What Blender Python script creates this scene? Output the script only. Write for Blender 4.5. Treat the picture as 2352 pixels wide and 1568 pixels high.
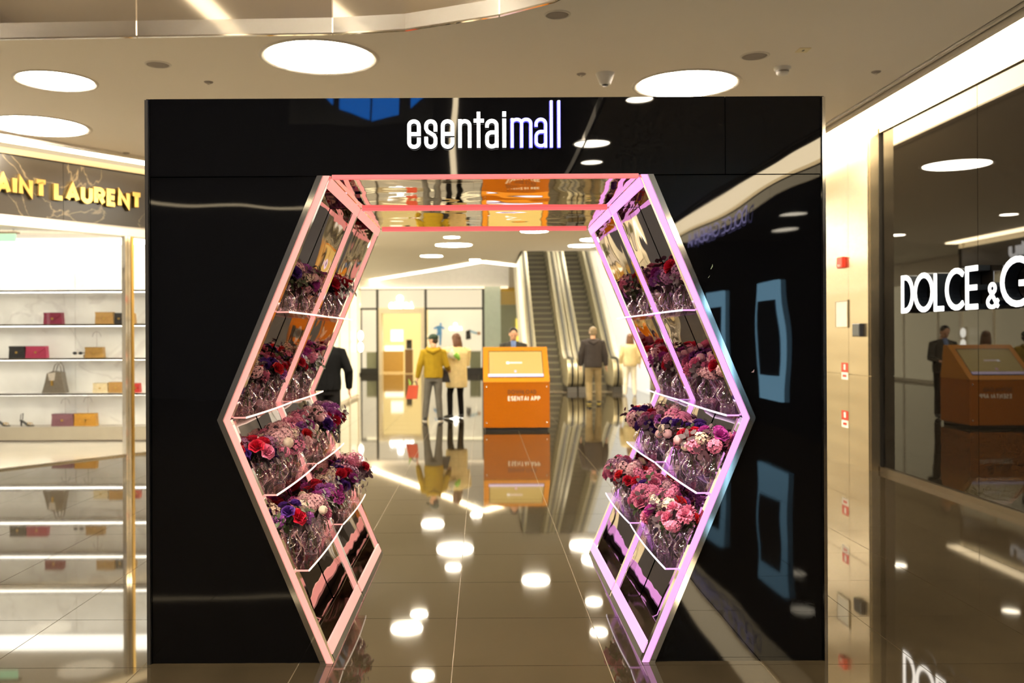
import bpy, bmesh, math, random
from mathutils import Vector, Matrix
random.seed(7)
PI = math.pi
for o in list(bpy.data.objects): bpy.data.objects.remove(o)
SC = bpy.context.scene
COL = SC.collection

# ---------------------------------------------------------------- camera, world, exposure
F, H, CX, CY = 2100.0, 1.62, 1108.0, 772.0     # focal length in px, eye height, vanishing point (2352x1568 frame)
cam = bpy.data.cameras.new('camera'); camo = bpy.data.objects.new('camera', cam); COL.objects.link(camo)
cam.sensor_width = 36.0; cam.lens = 36.0*F/2352
cam.shift_x = (1176-CX)/2352; cam.shift_y = (CY-784)/2352
camo.matrix_world = Matrix.Translation((0, 0, H)) @ Matrix.Rotation(PI/2, 4, 'X') @ Matrix.Rotation(math.radians(-0.28), 4, 'Z')
cam.dof.use_dof = True; cam.dof.focus_distance = 5.0; cam.dof.aperture_fstop = 1.9
cam.clip_end = 200
SC.camera = camo
W = bpy.data.worlds.new('world'); SC.world = W; W.use_nodes = True
W.node_tree.nodes['Background'].inputs[0].default_value = (0.9, 0.76, 0.58, 1)
W.node_tree.nodes['Background'].inputs[1].default_value = 0.12
SC.view_settings.view_transform = 'Standard'; SC.view_settings.look = 'None'
SC.view_settings.gamma = 1; SC.view_settings.use_curve_mapping = False
SC.view_settings.exposure = 0.4
SC.cycles.use_denoising = True
SC.cycles.max_bounces = 7; SC.cycles.diffuse_bounces = 3; SC.cycles.glossy_bounces = 5
SC.cycles.transparent_max_bounces = 10; SC.cycles.transmission_bounces = 4
SC.cycles.caustics_reflective = True; SC.cycles.blur_glossy = 1.0
SC.cycles.use_adaptive_sampling = True; SC.cycles.adaptive_threshold = .04; SC.cycles.adaptive_min_samples = 12
SC.cycles.use_light_tree = False; SC.cycles.caustics_refractive = False
SC.cycles.sample_clamp_indirect = 6.0
CEIL = 4.06; CH = CEIL-H
D = F*H/748; DD = 0.5*D                        # walk-through arch: distance of its face, its depth

def floor_pt(px, py): d = py-CY; return ((px-CX)/d*H, F*H/d)
def ceil_pt(px, py): d = CY-py; return ((px-CX)/d*CH, F*CH/d)
def wx(px, Y): return (px-CX)*Y/F
def wz(py, Y): return H-(py-CY)*Y/F

# ---------------------------------------------------------------- materials
MATS = {}
def mat(name, col=(.5,.5,.5), rough=.5, metal=0., ior=1.5, noise=.08, scale=6., bump=0., bscale=4., em=None, es=0., spec=.5, coat=0., stretch=None, bdist=.02):
    if name in MATS: return MATS[name]
    m = bpy.data.materials.new(name); m.use_nodes = True; MATS[name] = m
    nt = m.node_tree; N = nt.nodes; L = nt.links
    p = N['Principled BSDF']
    p.inputs['Roughness'].default_value = rough; p.inputs['Metallic'].default_value = metal
    p.inputs['IOR'].default_value = ior; p.inputs['Specular IOR Level'].default_value = spec
    if coat: p.inputs['Coat Weight'].default_value = coat; p.inputs['Coat Roughness'].default_value = .03
    tc = N.new('ShaderNodeTexCoord'); mp = N.new('ShaderNodeMapping'); L.new(tc.outputs['Object'], mp.inputs[0])
    if stretch: mp.inputs['Scale'].default_value = stretch
    nz = N.new('ShaderNodeTexNoise'); nz.inputs['Scale'].default_value = scale; nz.inputs['Detail'].default_value = 4
    L.new(mp.outputs[0], nz.inputs['Vector'])
    r = N.new('ShaderNodeMix'); r.data_type = 'RGBA'
    a = [max(0, c*(1-noise)) for c in col]; b = [min(1, c*(1+noise)) for c in col]
    r.inputs[6].default_value = (*a, 1); r.inputs[7].default_value = (*b, 1)
    L.new(nz.outputs[0], r.inputs[0]); L.new(r.outputs[2], p.inputs['Base Color'])
    if em:
        p.inputs['Emission Color'].default_value = (*em, 1); p.inputs['Emission Strength'].default_value = es
    if bump:
        n2 = N.new('ShaderNodeTexNoise'); n2.inputs['Scale'].default_value = bscale; n2.inputs['Detail'].default_value = 1
        L.new(mp.outputs[0], n2.inputs['Vector'])
        bp = N.new('ShaderNodeBump'); bp.inputs['Strength'].default_value = bump; bp.inputs['Distance'].default_value = bdist
        L.new(n2.outputs[0], bp.inputs['Height']); L.new(bp.outputs[0], p.inputs['Normal'])
    return m
def emit(name, col, s, sample=False):
    m = mat(name, col=tuple(.05+.12*c for c in col), em=col, es=s, noise=.02, rough=.4)
    m.cycles.emission_sampling = 'AUTO' if sample else 'NONE'
    return m
def thin_glass(name, tint, gcol=(1,1,1), ior=1.45, rough=.01, boost=.04, edge=.75):
    m = bpy.data.materials.new(name); m.use_nodes = True; MATS[name] = m
    nt = m.node_tree; N = nt.nodes; L = nt.links
    for n in list(N):
        if n.type != 'OUTPUT_MATERIAL': N.remove(n)
    out = [n for n in N if n.type == 'OUTPUT_MATERIAL'][0]
    t = N.new('ShaderNodeBsdfTransparent'); t.inputs[0].default_value = (*tint, 1)
    g = N.new('ShaderNodeBsdfGlossy'); g.inputs[0].default_value = (*gcol, 1); g.inputs['Roughness'].default_value = rough
    f = N.new('ShaderNodeLayerWeight'); f.inputs[0].default_value = .5
    pw = N.new('ShaderNodeMath'); pw.operation = 'POWER'; pw.inputs[1].default_value = 3.2; L.new(f.outputs['Facing'], pw.inputs[0])
    ma = N.new('ShaderNodeMath'); ma.operation = 'MULTIPLY_ADD'; ma.inputs[1].default_value = edge; ma.inputs[2].default_value = boost
    ma.use_clamp = True
    L.new(pw.outputs[0], ma.inputs[0])
    mx = N.new('ShaderNodeMixShader'); L.new(ma.outputs[0], mx.inputs[0]); L.new(t.outputs[0], mx.inputs[1]); L.new(g.outputs[0], mx.inputs[2])
    L.new(mx.outputs[0], out.inputs[0])
    return m
def marble(name, base, vein, rough=.12, scale=1.2, width=.03):
    m = mat(name, col=base, rough=rough, noise=.2, scale=3)
    nt = m.node_tree; N = nt.nodes; L = nt.links; p = N['Principled BSDF']
    tc = N.new('ShaderNodeTexCoord'); nz = N.new('ShaderNodeTexNoise'); nz.inputs['Scale'].default_value = scale; nz.inputs['Detail'].default_value = 6
    nz.inputs['Distortion'].default_value = 1.2
    L.new(tc.outputs['Object'], nz.inputs['Vector'])
    s = N.new('ShaderNodeMath'); s.operation = 'SUBTRACT'; s.inputs[1].default_value = .5; L.new(nz.outputs[0], s.inputs[0])
    ab = N.new('ShaderNodeMath'); ab.operation = 'ABSOLUTE'; L.new(s.outputs[0], ab.inputs[0])
    rp = N.new('ShaderNodeValToRGB'); rp.color_ramp.elements[0].color = (1,1,1,1); rp.color_ramp.elements[1].color = (0,0,0,1)
    rp.color_ramp.elements[0].position = 0; rp.color_ramp.elements[1].position = width
    L.new(ab.outputs[0], rp.inputs[0])
    old = p.inputs['Base Color'].links[0].from_socket
    mx = N.new('ShaderNodeMix'); mx.data_type = 'RGBA'; mx.inputs[7].default_value = (*vein, 1)
    L.new(rp.outputs[0], mx.inputs[0]); L.new(old, mx.inputs[6]); L.new(mx.outputs[2], p.inputs['Base Color'])
    return m

m_tile = mat('polished_stone', (.027,.020,.011), rough=.035, ior=1.75, noise=.35, scale=5)
m_tile.node_tree.nodes['Principled BSDF'].inputs['Specular Tint'].default_value = (1,.90,.70,1)
m_grout = mat('grout', (.34,.28,.19), rough=.6)
m_ceil = mat('ceiling_paint', (.90,.84,.75), rough=.75, noise=.02, scale=1)
m_black = mat('black_gloss', (.0015,.0015,.002), rough=.015, ior=1.46, bump=.26, bscale=1.6, noise=0, bdist=.012)
m_chrome = mat('chrome', (.82,.80,.77), rough=.06, metal=1, noise=.02)
m_mirror = mat('mirror', (.84,.79,.76), rough=.015, metal=1, bump=.35, bscale=2.6, noise=.02, bdist=.02)
m_mirror_top = mat('mirror_top', (.84,.76,.62), rough=.015, metal=1, bump=.3, bscale=3.0, noise=.02, bdist=.012)
m_bulk = mat('mirrored_bulkhead', (.74,.67,.57), rough=.05, metal=1, noise=.02, bump=.1, bscale=.8)
m_steel = mat('brushed_steel', (.70,.60,.44), rough=.27, metal=1, noise=.06, scale=3, bump=.35, bscale=1.3, bdist=.03, stretch=(.3,.3,2.2))
m_steel_d = mat('steel_trim', (.62,.54,.40), rough=.25, metal=1)
m_gold = mat('brushed_gold', (.62,.41,.12), rough=.3, metal=1, noise=.05)
m_marble_d = marble('dark_marble', (.016,.011,.006), (.12,.09,.05), scale=.7, width=.006, rough=.3)
m_marble_w = marble('white_marble', (.86,.84,.80), (.72,.70,.67), rough=.15, scale=.5, width=.012)
m_cream = mat('cream_panel', (.80,.73,.58), rough=.35)
m_white = mat('white_paint', (.82,.80,.76), rough=.5)
m_greyw = mat('beige_wall', (.50,.45,.38), rough=.6)
m_dark = mat('dark_trim', (.02,.018,.016), rough=.3)
m_darkglass = mat('dark_glass', (.006,.005,.004), rough=.012, ior=1.43, noise=0)
m_clear = thin_glass('clear_glass', (.98,.98,.96), boost=.012, edge=.55)
m_disc = emit('lamp_diffuser', (1,.885,.69), 66.0, True)
m_cove = emit('cove_light', (1,.80,.50), 16.0, True)
m_cove_soft = emit('cove_light_soft', (1,.80,.52), 1.6)
m_lipring = mat('lamp_ring', (.75,.70,.62), rough=.4)
m_grille = mat('speaker_grille', (.34,.30,.27), rough=.8)
m_shopglow = emit('shop_ceiling_glow', (1,.95,.86), 4.0, True)
m_pinkL = emit('led_salmon', (1,.38,.32), .80, True)
m_pinkR = emit('led_orchid', (.95,.40,.98), .82, True)
m_pinkT = emit('led_coral', (1,.15,.15), .78, True)
m_ledwhiteL = emit('led_warm_white', (1,.80,.66), 1.3)
m_ledwhiteR = emit('led_violet_white', (.93,.80,1), 1.3)
m_signw = emit('sign_white', (1,.97,.94), 2.2)
m_signb = emit('sign_blue_edge_glow', (.07,.06,.9), 1.3)

# ---------------------------------------------------------------- mesh helpers
def obj(name, verts, faces, m, parent=None, smooth=False, loc=None):
    me = bpy.data.meshes.new(name); me.from_pydata([tuple(v) for v in verts], [], faces); me.update()
    if m: me.materials.append(m)
    if smooth: me.polygons.foreach_set('use_smooth', [True]*len(me.polygons))
    return link(name, me, parent, loc)
def link(name, me, parent=None, loc=None):
    o = bpy.data.objects.new(name, me); COL.objects.link(o)
    if loc is not None: o.location = loc
    if parent is not None:
        o.parent = parent
        if loc is None: o.matrix_parent_inverse = parent.matrix_basis.inverted()
    return o
def thing(name, label, cat, loc=(0,0,0), rz=0., group=None):
    e = bpy.data.objects.new(name, None); COL.objects.link(e); e.empty_display_size = .1
    e.location = loc; e.rotation_euler = (0,0,rz)
    return tag(e, label, cat, group)
def tag(o, label, cat, group=None):
    o['label'] = label; o['category'] = cat
    if group: o['group'] = group
    return o
def struct(o, label=None):
    o['kind'] = 'structure'
    if label: o['label'] = label
    return o
def box_vf(x0,x1,y0,y1,z0,z1):
    v = [(x,y,z) for z in (z0,z1) for y in (y0,y1) for x in (x0,x1)]
    f = [(0,2,3,1),(4,5,7,6),(0,1,5,4),(2,6,7,3),(0,4,6,2),(1,3,7,5)]
    return v, f
def box(name, x0,x1,y0,y1,z0,z1, m, parent=None, bev=0., loc=None):
    x0,x1 = min(x0,x1),max(x0,x1); y0,y1 = min(y0,y1),max(y0,y1); z0,z1 = min(z0,z1),max(z0,z1)
    if not bev:
        v, f = box_vf(x0,x1,y0,y1,z0,z1); return obj(name, v, f, m, parent, loc=loc)
    bm = bmesh.new(); v, f = box_vf(x0,x1,y0,y1,z0,z1); vs = [bm.verts.new(p) for p in v]
    for q in f: bm.faces.new([vs[i] for i in q])
    bmesh.ops.bevel(bm, geom=bm.edges[:], offset=bev, segments=2, affect='EDGES', profile=.6)
    return bmobj(name, bm, m, parent, smooth=False, loc=loc)
def bmobj(name, bm, m, parent=None, smooth=False, loc=None):
    bmesh.ops.recalc_face_normals(bm, faces=bm.faces[:])
    me = bpy.data.meshes.new(name); bm.to_mesh(me); bm.free()
    if m: me.materials.append(m)
    if smooth: me.polygons.foreach_set('use_smooth', [True]*len(me.polygons))
    return link(name, me, parent, loc)
def prism_vf(pts, y0, y1):                       # polygon in XZ, extruded along Y
    n = len(pts); v = [(x,y0,z) for x,z in pts]+[(x,y1,z) for x,z in pts]
    f = [tuple(range(n)), tuple(range(2*n-1, n-1, -1))]+[(i, i+n, (i+1)%n+n, (i+1)%n) for i in range(n)]
    return v, f
def prism(name, pts, y0, y1, m, parent=None):
    v, f = prism_vf(pts, y0, y1)
    bm = bmesh.new(); vs = [bm.verts.new(p) for p in v]
    for q in f: bm.faces.new([vs[i] for i in q])
    return bmobj(name, bm, m, parent)
def poly_box(name, pts, z0, z1, m, parent=None):  # polygon in XY, extruded along Z
    n = len(pts); bm = bmesh.new()
    a = [bm.verts.new((x,y,z0)) for x,y in pts]; b = [bm.verts.new((x,y,z1)) for x,y in pts]
    bm.faces.new(a); bm.faces.new(b[::-1])
    for i in range(n): bm.faces.new((a[i], b[i], b[(i+1)%n], a[(i+1)%n]))
    return bmobj(name, bm, m, parent)
def profile_x(name, pts, x0, x1, m, parent=None):  # polygon in YZ, extruded along X
    n = len(pts); bm = bmesh.new()
    a = [bm.verts.new((x0,y,z)) for y,z in pts]; b = [bm.verts.new((x1,y,z)) for y,z in pts]
    bm.faces.new(a); bm.faces.new(b[::-1])
    for i in range(n): bm.faces.new((a[i], b[i], b[(i+1)%n], a[(i+1)%n]))
    return bmobj(name, bm, m, parent)
def tube_vf(path, rad, n=8, ref=(0,1,0), cap=True):
    # rad: list of r or (ra, rb); first radius along ref-ish cross axis
    P = [Vector(p) for p in path]; V = []; Fc = []
    ref = Vector(ref)
    for i, p in enumerate(P):
        t = (P[min(i+1,len(P)-1)]-P[max(i-1,0)]).normalized()
        r = rad[i] if isinstance(rad, (list,tuple)) else rad
        ra, rb = r if isinstance(r, (list,tuple)) else (r, r)
        b = ref - t*ref.dot(t)
        if b.length < 1e-4: b = Vector((1,0,0)) - t*t.x
        b.normalize(); a = b.cross(t).normalized()
        for k in range(n):
            th = 2*PI*k/n; V.append(p + a*(ra*math.cos(th)) + b*(rb*math.sin(th)))
    for i in range(len(P)-1):
        for k in range(n):
            k2 = (k+1)%n; Fc.append((i*n+k, i*n+k2, (i+1)*n+k2, (i+1)*n+k))
    if cap: Fc.append(tuple(range(n-1,-1,-1))); Fc.append(tuple(range((len(P)-1)*n, len(P)*n)))
    return V, Fc
def tube(name, path, rad, m, parent=None, n=8, ref=(0,1,0), smooth=True):
    v, f = tube_vf(path, rad, n, ref); return obj(name, v, f, m, parent, smooth)
def lathe_vf(prof, n=16, cx=0, cy=0):
    V = []; Fc = []
    for r, z in prof:
        for k in range(n): V.append((cx+r*math.cos(2*PI*k/n), cy+r*math.sin(2*PI*k/n), z))
    for i in range(len(prof)-1):
        for k in range(n):
            k2 = (k+1)%n; Fc.append((i*n+k, i*n+k2, (i+1)*n+k2, (i+1)*n+k))
    return V, Fc
def lathe(name, prof, m, parent=None, n=16, cx=0, cy=0, smooth=True, loc=None):
    v, f = lathe_vf(prof, n, cx, cy); return obj(name, v, f, m, parent, smooth, loc)
def join_vf(parts):
    V = []; Fc = []
    for v, f in parts:
        o = len(V); V += list(v); Fc += [tuple(i+o for i in q) for q in f]
    return V, Fc
def ell_vf(c, r, nu=12, nv=8):
    V = []; Fc = []
    for j in range(nv+1):
        t = PI*j/nv
        for i in range(nu):
            a = 2*PI*i/nu
            V.append((c[0]+r[0]*math.sin(t)*math.cos(a), c[1]+r[1]*math.sin(t)*math.sin(a), c[2]+r[2]*math.cos(t)))
    for j in range(nv):
        for i in range(nu):
            i2 = (i+1)%nu; Fc.append((j*nu+i, (j+1)*nu+i, (j+1)*nu+i2, j*nu+i2))
    return V, Fc

# ---------------------------------------------------------------- lettering: stroked glyphs, unit height
def arc(cx, cz, rx, rz, a0, a1, n=10):
    return [(cx+rx*math.cos(math.radians(a0+(a1-a0)*i/n)), cz+rz*math.sin(math.radians(a0+(a1-a0)*i/n))) for i in range(n+1)]
def ribbon(paths, w, xf, z0, z1, bm=None):
    """paths in 2D -> solid strokes; xf maps (u, v, depth) to a point"""
    bm = bm or bmesh.new()
    for P in paths:
        closed = len(P) > 3 and abs(P[0][0]-P[-1][0]) < 1e-6 and abs(P[0][1]-P[-1][1]) < 1e-6
        pts = []
        for p in (P[:-1] if closed else P):
            if not pts or (Vector(p)-pts[-1]).length > w*.02: pts.append(Vector(p))
        n = len(pts); Lf = []; Rt = []
        for i in range(n):
            if closed: a, b = pts[i]-pts[i-1], pts[(i+1)%n]-pts[i]
            else:
                a = pts[i]-pts[i-1] if i else pts[1]-pts[0]
                b = pts[i+1]-pts[i] if i < n-1 else pts[-1]-pts[-2]
            a.normalize(); b.normalize(); t = a+b
            if t.length < 1e-4: t = a
            t.normalize(); nn = Vector((-t.y, t.x)); c = max(.45, nn.dot(Vector((-a.y, a.x))))
            Lf.append(pts[i]+nn*(w/2/c)); Rt.append(pts[i]-nn*(w/2/c))
        m_ = n if closed else n-1
        V = [[bm.verts.new(xf(p.x, p.y, z)) for p in arr] for z in (z0, z1) for arr in (Lf, Rt)]
        for i in range(m_):
            j = (i+1) % n
            bm.faces.new((V[0][i], V[0][j], V[1][j], V[1][i])); bm.faces.new((V[2][i], V[3][i], V[3][j], V[2][j]))
            bm.faces.new((V[0][i], V[2][i], V[2][j], V[0][j])); bm.faces.new((V[1][i], V[1][j], V[3][j], V[3][i]))
        if not closed:
            bm.faces.new((V[0][0], V[1][0], V[3][0], V[2][0])); bm.faces.new((V[0][-1], V[2][-1], V[3][-1], V[1][-1]))
    return bm
def G(ch):
    """centre-line strokes and advance width; strokes span 0..1 in height"""
    if ch == 'A': return [[(0,0),(.36,1),(.72,0)],[(.14,.33),(.58,.33)]], .72
    if ch == 'B': return [[(0,0),(0,1),(.3,1)]+arc(.3,.75,.22,.25,90,-90,6)+[(0,.5)],[(.3,.5)]+arc(.3,.25,.27,.25,90,-90,6)+[(0,0)]], .57
    if ch == 'C': return [arc(.5,.5,.5,.5,48,312,16)], .86
    if ch == 'D': return [[(0,0),(0,1),(.18,1)]+arc(.18,.5,.44,.5,85,-85,10)+[(.18,0),(0,0)]], .62
    if ch == 'E': return [[(.5,1),(0,1),(0,0),(.5,0)],[(0,.5),(.46,.5)]], .5
    if ch == 'G': return [arc(.5,.5,.5,.5,45,350,18)+[(.98,.46),(.55,.46)]], .98
    if ch == 'I': return [[(0,0),(0,1)]], .02
    if ch == 'L': return [[(0,1),(0,0),(.45,0)]], .45
    if ch == 'M': return [[(0,0),(0,1),(.42,.25),(.84,1),(.84,0)]], .84
    if ch == 'N': return [[(0,0),(0,1),(.66,0),(.66,1)]], .66
    if ch == 'O': return [arc(.5,.5,.5,.5,0,360,22)], 1.0
    if ch == 'P': return [[(0,0),(0,1),(.28,1)]+arc(.28,.74,.26,.26,88,-90,7)+[(0,.48)]], .54
    if ch == 'R': return [[(0,0),(0,1),(.3,1)]+arc(.3,.74,.25,.26,88,-90,7)+[(0,.48)],[(.28,.48),(.58,0)]], .58
    if ch == 'S': return [arc(.28,.75,.26,.25,25,270,10)+arc(.28,.25,.28,.25,90,-155,10)], .56
    if ch == 'T': return [[(0,1),(.62,1)],[(.31,1),(.31,0)]], .62
    if ch == 'U': return [[(0,1),(0,.3)]+arc(.3,.3,.3,.3,180,360,10)+[(.6,1)]], .6
    if ch == 'W': return [[(0,1),(.24,0),(.48,1),(.72,0),(.96,1)]], .96
    if ch == '&': return [[(.66,.32),(.5,.1)]+arc(.29,.22,.27,.22,-50,-230,10)+[(.4,.66)]+arc(.31,.81,.17,.19,-30,200,10)+[(.66,0)]], .66
    if ch == 'H': return [[(0,0),(0,1)],[(.64,0),(.64,1)],[(0,.5),(.64,.5)]], .64
    if ch == '\u03a9': return [[(0,0),(.3,0)]+arc(.5,.58,.44,.42,245,-65,16)+[(.7,0),(1,0)]], 1.0
    return [], .3
def word(parent, text, h, w, gap, xf, m, depth, xs=1.0, name='letter', space=.45):
    """one mesh per letter under parent; returns the length"""
    u = 0; hh = h-w
    for ch in text:
        if ch == ' ': u += space*h; continue
        P, a = G(ch); sx = hh*xs
        paths = [[(u+w/2+p[0]*sx, w/2+p[1]*hh) for p in q] for q in P]
        bm = ribbon(paths, w, xf, 0, depth)
        bmobj(name, bm, m, parent)
        u += a*sx+w+gap*h
    return u-gap*h

# ================================================================ SETTING
def lerp_at(L, x):
    for (x0,y0),(x1,y1) in zip(L, L[1:]):
        if x0 <= x <= x1: return y0+(y1-y0)*(x-x0)/max(1e-9, x1-x0)
    return L[-1][1]
# storefront line of the left shop (slanted across the corner)
SP = Vector((-4.866, 12.6)); SU = Vector((.603, .798)); SN = Vector((.798, -.603))
def sl(t, off=0.): p = SP+SU*t+SN*off; return (p.x, p.y)
TC = (-3.3+4.866)/.603                             # where the slanted front meets the left corridor wall
LX, LY = -3.3, sl(TC)[1]

# ---- floor: grout bed, single tiles near the camera, joined tiles beyond
fl = struct(box('floor', -13, 9, -14.5, 46, -.3, -.004, m_grout), 'dark polished stone floor')
T = .764; g = .0042
def tile_vf(x, y, s=T):
    a, b, c, d = x+g/2, x+s-g/2, y+g/2, y+s-g/2; e = .0
    return ([(a,c,-.006),(b,c,-.006),(b,d,-.006),(a,d,-.006),(a,c,-e),(b,c,-e),(b,d,-e),(a,d,-e)],
            [(4,5,6,7),(0,1,5,4),(1,2,6,5),(2,3,7,6),(3,0,4,7)])
tm = None; rest = []; ntile = 0
for j in range(-25, 54):
    y = 4.494+T*j
    for i in range(-17, 12):
        x = -.155+T*i
        if x > 4.80: continue
        # not inside the left shop
        rel = Vector((x+T/2, y+T/2))-SP
        if rel.dot(SN) < -.45 and y+T/2 < 15.2 and x < -3: continue
        if y > 15 and x+T < -5.6: continue
        vis = 3.6 < y < 15.6 and x+T > -1108/F*(y+T)-.1 and x < 1244/F*(y+T)+.1
        if vis and ntile < 292:
            if tm is None:
                v, f = tile_vf(0, 0); o = obj('tile', v, f, m_tile, fl, loc=(x,y,0)); tm = o.data
            else: o = link('tile', tm, fl, loc=(x,y,0))
            ntile += 1
        else: rest.append(tile_vf(x, y))
v, f = join_vf(rest); o = obj('tile_field', v, f, m_tile, fl); o['kind'] = 'stuff'

# ---- ceiling slab with the atrium edge in front and the escalator well behind
NEAR = [(-13,7.45),(-3.9,7.42),(-2.78,7.38),(-1.19,7.33),(-.6,7.25),(.14,6.93),(.54,6.64),(.9,6.1),(1.1,5.2),(1.2,3.5),(1.25,-1),(1.3,-14.4),(3.98,-14.4)]
FAR = [(-13,41),(-4.8,39.6),(-1.06,32.2),(0,29.8),(1.1,31.5),(1.17,26.3),(3.98,26.3)]
xs_ = sorted(set([a for a,_ in NEAR]+[a for a,_ in FAR]))
bm = bmesh.new(); pr = None
for x in xs_:
    q = [bm.verts.new((x, lerp_at(NEAR,x), z)) for z in (CEIL, CEIL+.12)]+[bm.verts.new((x, lerp_at(FAR,x), z)) for z in (CEIL, CEIL+.12)]
    if pr:
        for a,b in ((0,2),(3,1),(1,0),(2,3)): bm.faces.new((pr[a], pr[b], q[b], q[a]))
    pr = q
struct(bmobj('ceiling', bm, m_ceil), 'beige painted ceiling')
# side soffit over the right wall: two dark slots, a narrow soffit and the luminous band
so = struct(box('trim_1', 3.98, 4.1, -14.4, 26, CEIL+.02, CEIL+.1, m_dark), 'double dark slot along the ceiling edge')
box('slot_bar', 4.02, 4.05, -14.4, 26, CEIL-.004, CEIL+.06, m_ceil, so)
struct(box('trim_2', 4.1, 4.16, -14.4, 26, CEIL-.02, CEIL+.1, m_ceil), 'narrow ceiling soffit')
cl = struct(box('trim_3', 4.16, 4.70, -14.4, 26, CEIL+.0, CEIL+.06, m_cove), 'luminous ceiling band along the right wall')
struct(box('trim_4', 4.70, 4.80, -14.4, 10.8, CEIL-.06, CEIL+.12, m_steel_d), 'bronze head trim above the dark glass')

# ---- mirrored bulkhead round the atrium edge, panel by panel
bk = struct(box('trim_5', -13, -12.9, 7.45, 7.6, CEIL, 5.5, m_bulk), 'polished metal bulkhead round the atrium')
brk = [-13, -7.4, -5.0, -2.78, -1.19, .14, .72, 1.1]
for a, b in zip(brk, brk[1:]):
    xs2 = sorted(set([a+.006, b-.006]+[x for x,_ in NEAR if a < x < b]))
    P2 = [(x, lerp_at(NEAR,x)) for x in xs2]
    poly_box('panel', P2+[(x+.0, y+.03) for x,y in P2[::-1]], CEIL-.012, 5.5, m_bulk, bk)
P2 = [(1.105,5.15),(1.2,3.5),(1.25,-1),(1.3,-14.3)]
poly_box('panel', P2+[(x+.03,y) for x,y in P2[::-1]], CEIL-.012, 5.5, m_bulk, bk)

# ---- upper volume of the atrium, behind and above the camera
m_night = mat('night_wall', (.05,.05,.06), rough=.6)
struct(box('wall_back', -13, 9, -14.8, -14.4, 0, 9.6, m_night), 'far wall of the atrium')
struct(box('wall_left', -13.3, -13, -14.8, 46, 0, 9.6, m_greyw))
struct(box('wall_right_upper', 6.2, 6.5, -14.4, 46, 4.3, 9.6, m_greyw))
struct(box('wall_front_upper', -13, 6.2, 13.0, 13.3, 4.3, 9.6, m_greyw))
struct(box('roof', -13.3, 6.5, -14.8, 13.3, 9.6, 9.8, m_ceil), 'atrium roof')
struct(box('wall_left_lower', -10.3, -10.0, -14.4, 6.0, 0, 5.2, m_dark), 'dark shopfront wall')
m_roofline = emit('roof_line', (1,.84,.58), 2.2)
struct(box('trim_6', -7.75, -7.25, -13.5, 6.5, 9.55, 9.595, m_roofline), 'long light line on the atrium roof')
struct(box('trim_7', -2.5, -2.2, -13.5, 6.5, 9.55, 9.595, m_roofline), 'thin light line on the atrium roof')
m_gal = emit('gallery_line', (1,.80,.5), 4.5)
struct(box('trim_30', -9, -3.4, -14.39, -14.33, 5.02, 5.08, m_gal), 'light line along the atrium gallery')
struct(box('trim_31', -.72, -.58, -14.39, -14.33, 5.3, 9.4, m_cove), 'upright light line in the atrium')
wn = struct(box('window_20', -4.9, -1.2, -14.42, -14.38, 7.1, 9.5, m_dark), 'blue evening window of the atrium')
m_bluewin = emit('blue_window', (.01,.22,.9), 6)
for x0, x1, za, zb in ((-4.7,-4.2,8.1,7.9),(-4.1,-3.75,8.0,7.6),(-3.6,-2.9,7.5,7.25),(-2.85,-2.1,7.22,7.3),(-1.75,-1.35,7.45,7.75)):
    prism('pane', [(x0,za),(x1,zb),(x1,9.4),(x0,9.4)], -14.37, -14.34, m_bluewin, wn)

# ---- right side: dark glass shopfront, curb, steel-clad pier
RX = 4.73
wr = struct(box('window_1', RX+.06, RX+.12, -14.4, 10.8, 0, CEIL, m_dark), 'dark reflecting shopfront glass on the right')
ys = [-14.3,-12.2,-10.1,-8.0,-5.9,-3.8,-1.7,.4,2.5,4.6,6.7,8.72,10.76]
for a, b in zip(ys, ys[1:]): box('pane', RX, RX+.03, a+.004, b-.004, .06, CEIL-.06, m_darkglass, wr)
struct(box('baseboard_right', RX-.04, RX+.05, -14.4, 10.8, 0, .055, mat('bronze_sill', (.10,.075,.045), rough=.25, metal=.6)), 'bronze sill under the dark glass')
PY = F*H/314
st = struct(box('wall_right', 4.60, 4.9, PY, 25, 0, CEIL+.1, m_steel_d), 'brushed steel clad wall')
yy = [PY+.004, 11.42, 12.3, 13.2, 14.1, 15.0, 16.5, 18, 19.5, 21, 22.5, 24, 25]
for a, b in zip(yy, yy[1:]):
    box('panel', 4.575, 4.60, a+.004, b-.004, .0, 1.12, m_steel, st); box('panel', 4.575, 4.60, a+.004, b-.004, 1.128, CEIL, m_steel, st)
box('corner_strip', 4.60, 4.70, PY-.012, PY, 0, CEIL, m_steel, st)
box('corner_strip', 4.70, 4.80, PY-.012, PY, 0, CEIL, m_dark, st)
struct(box('wall_right_rear', 4.6, 4.9, 25, 42, 0, 7, emit('lit_white_glass', (1,.95,.82), .7, True)), 'white glazed wall beside the escalators')

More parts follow.
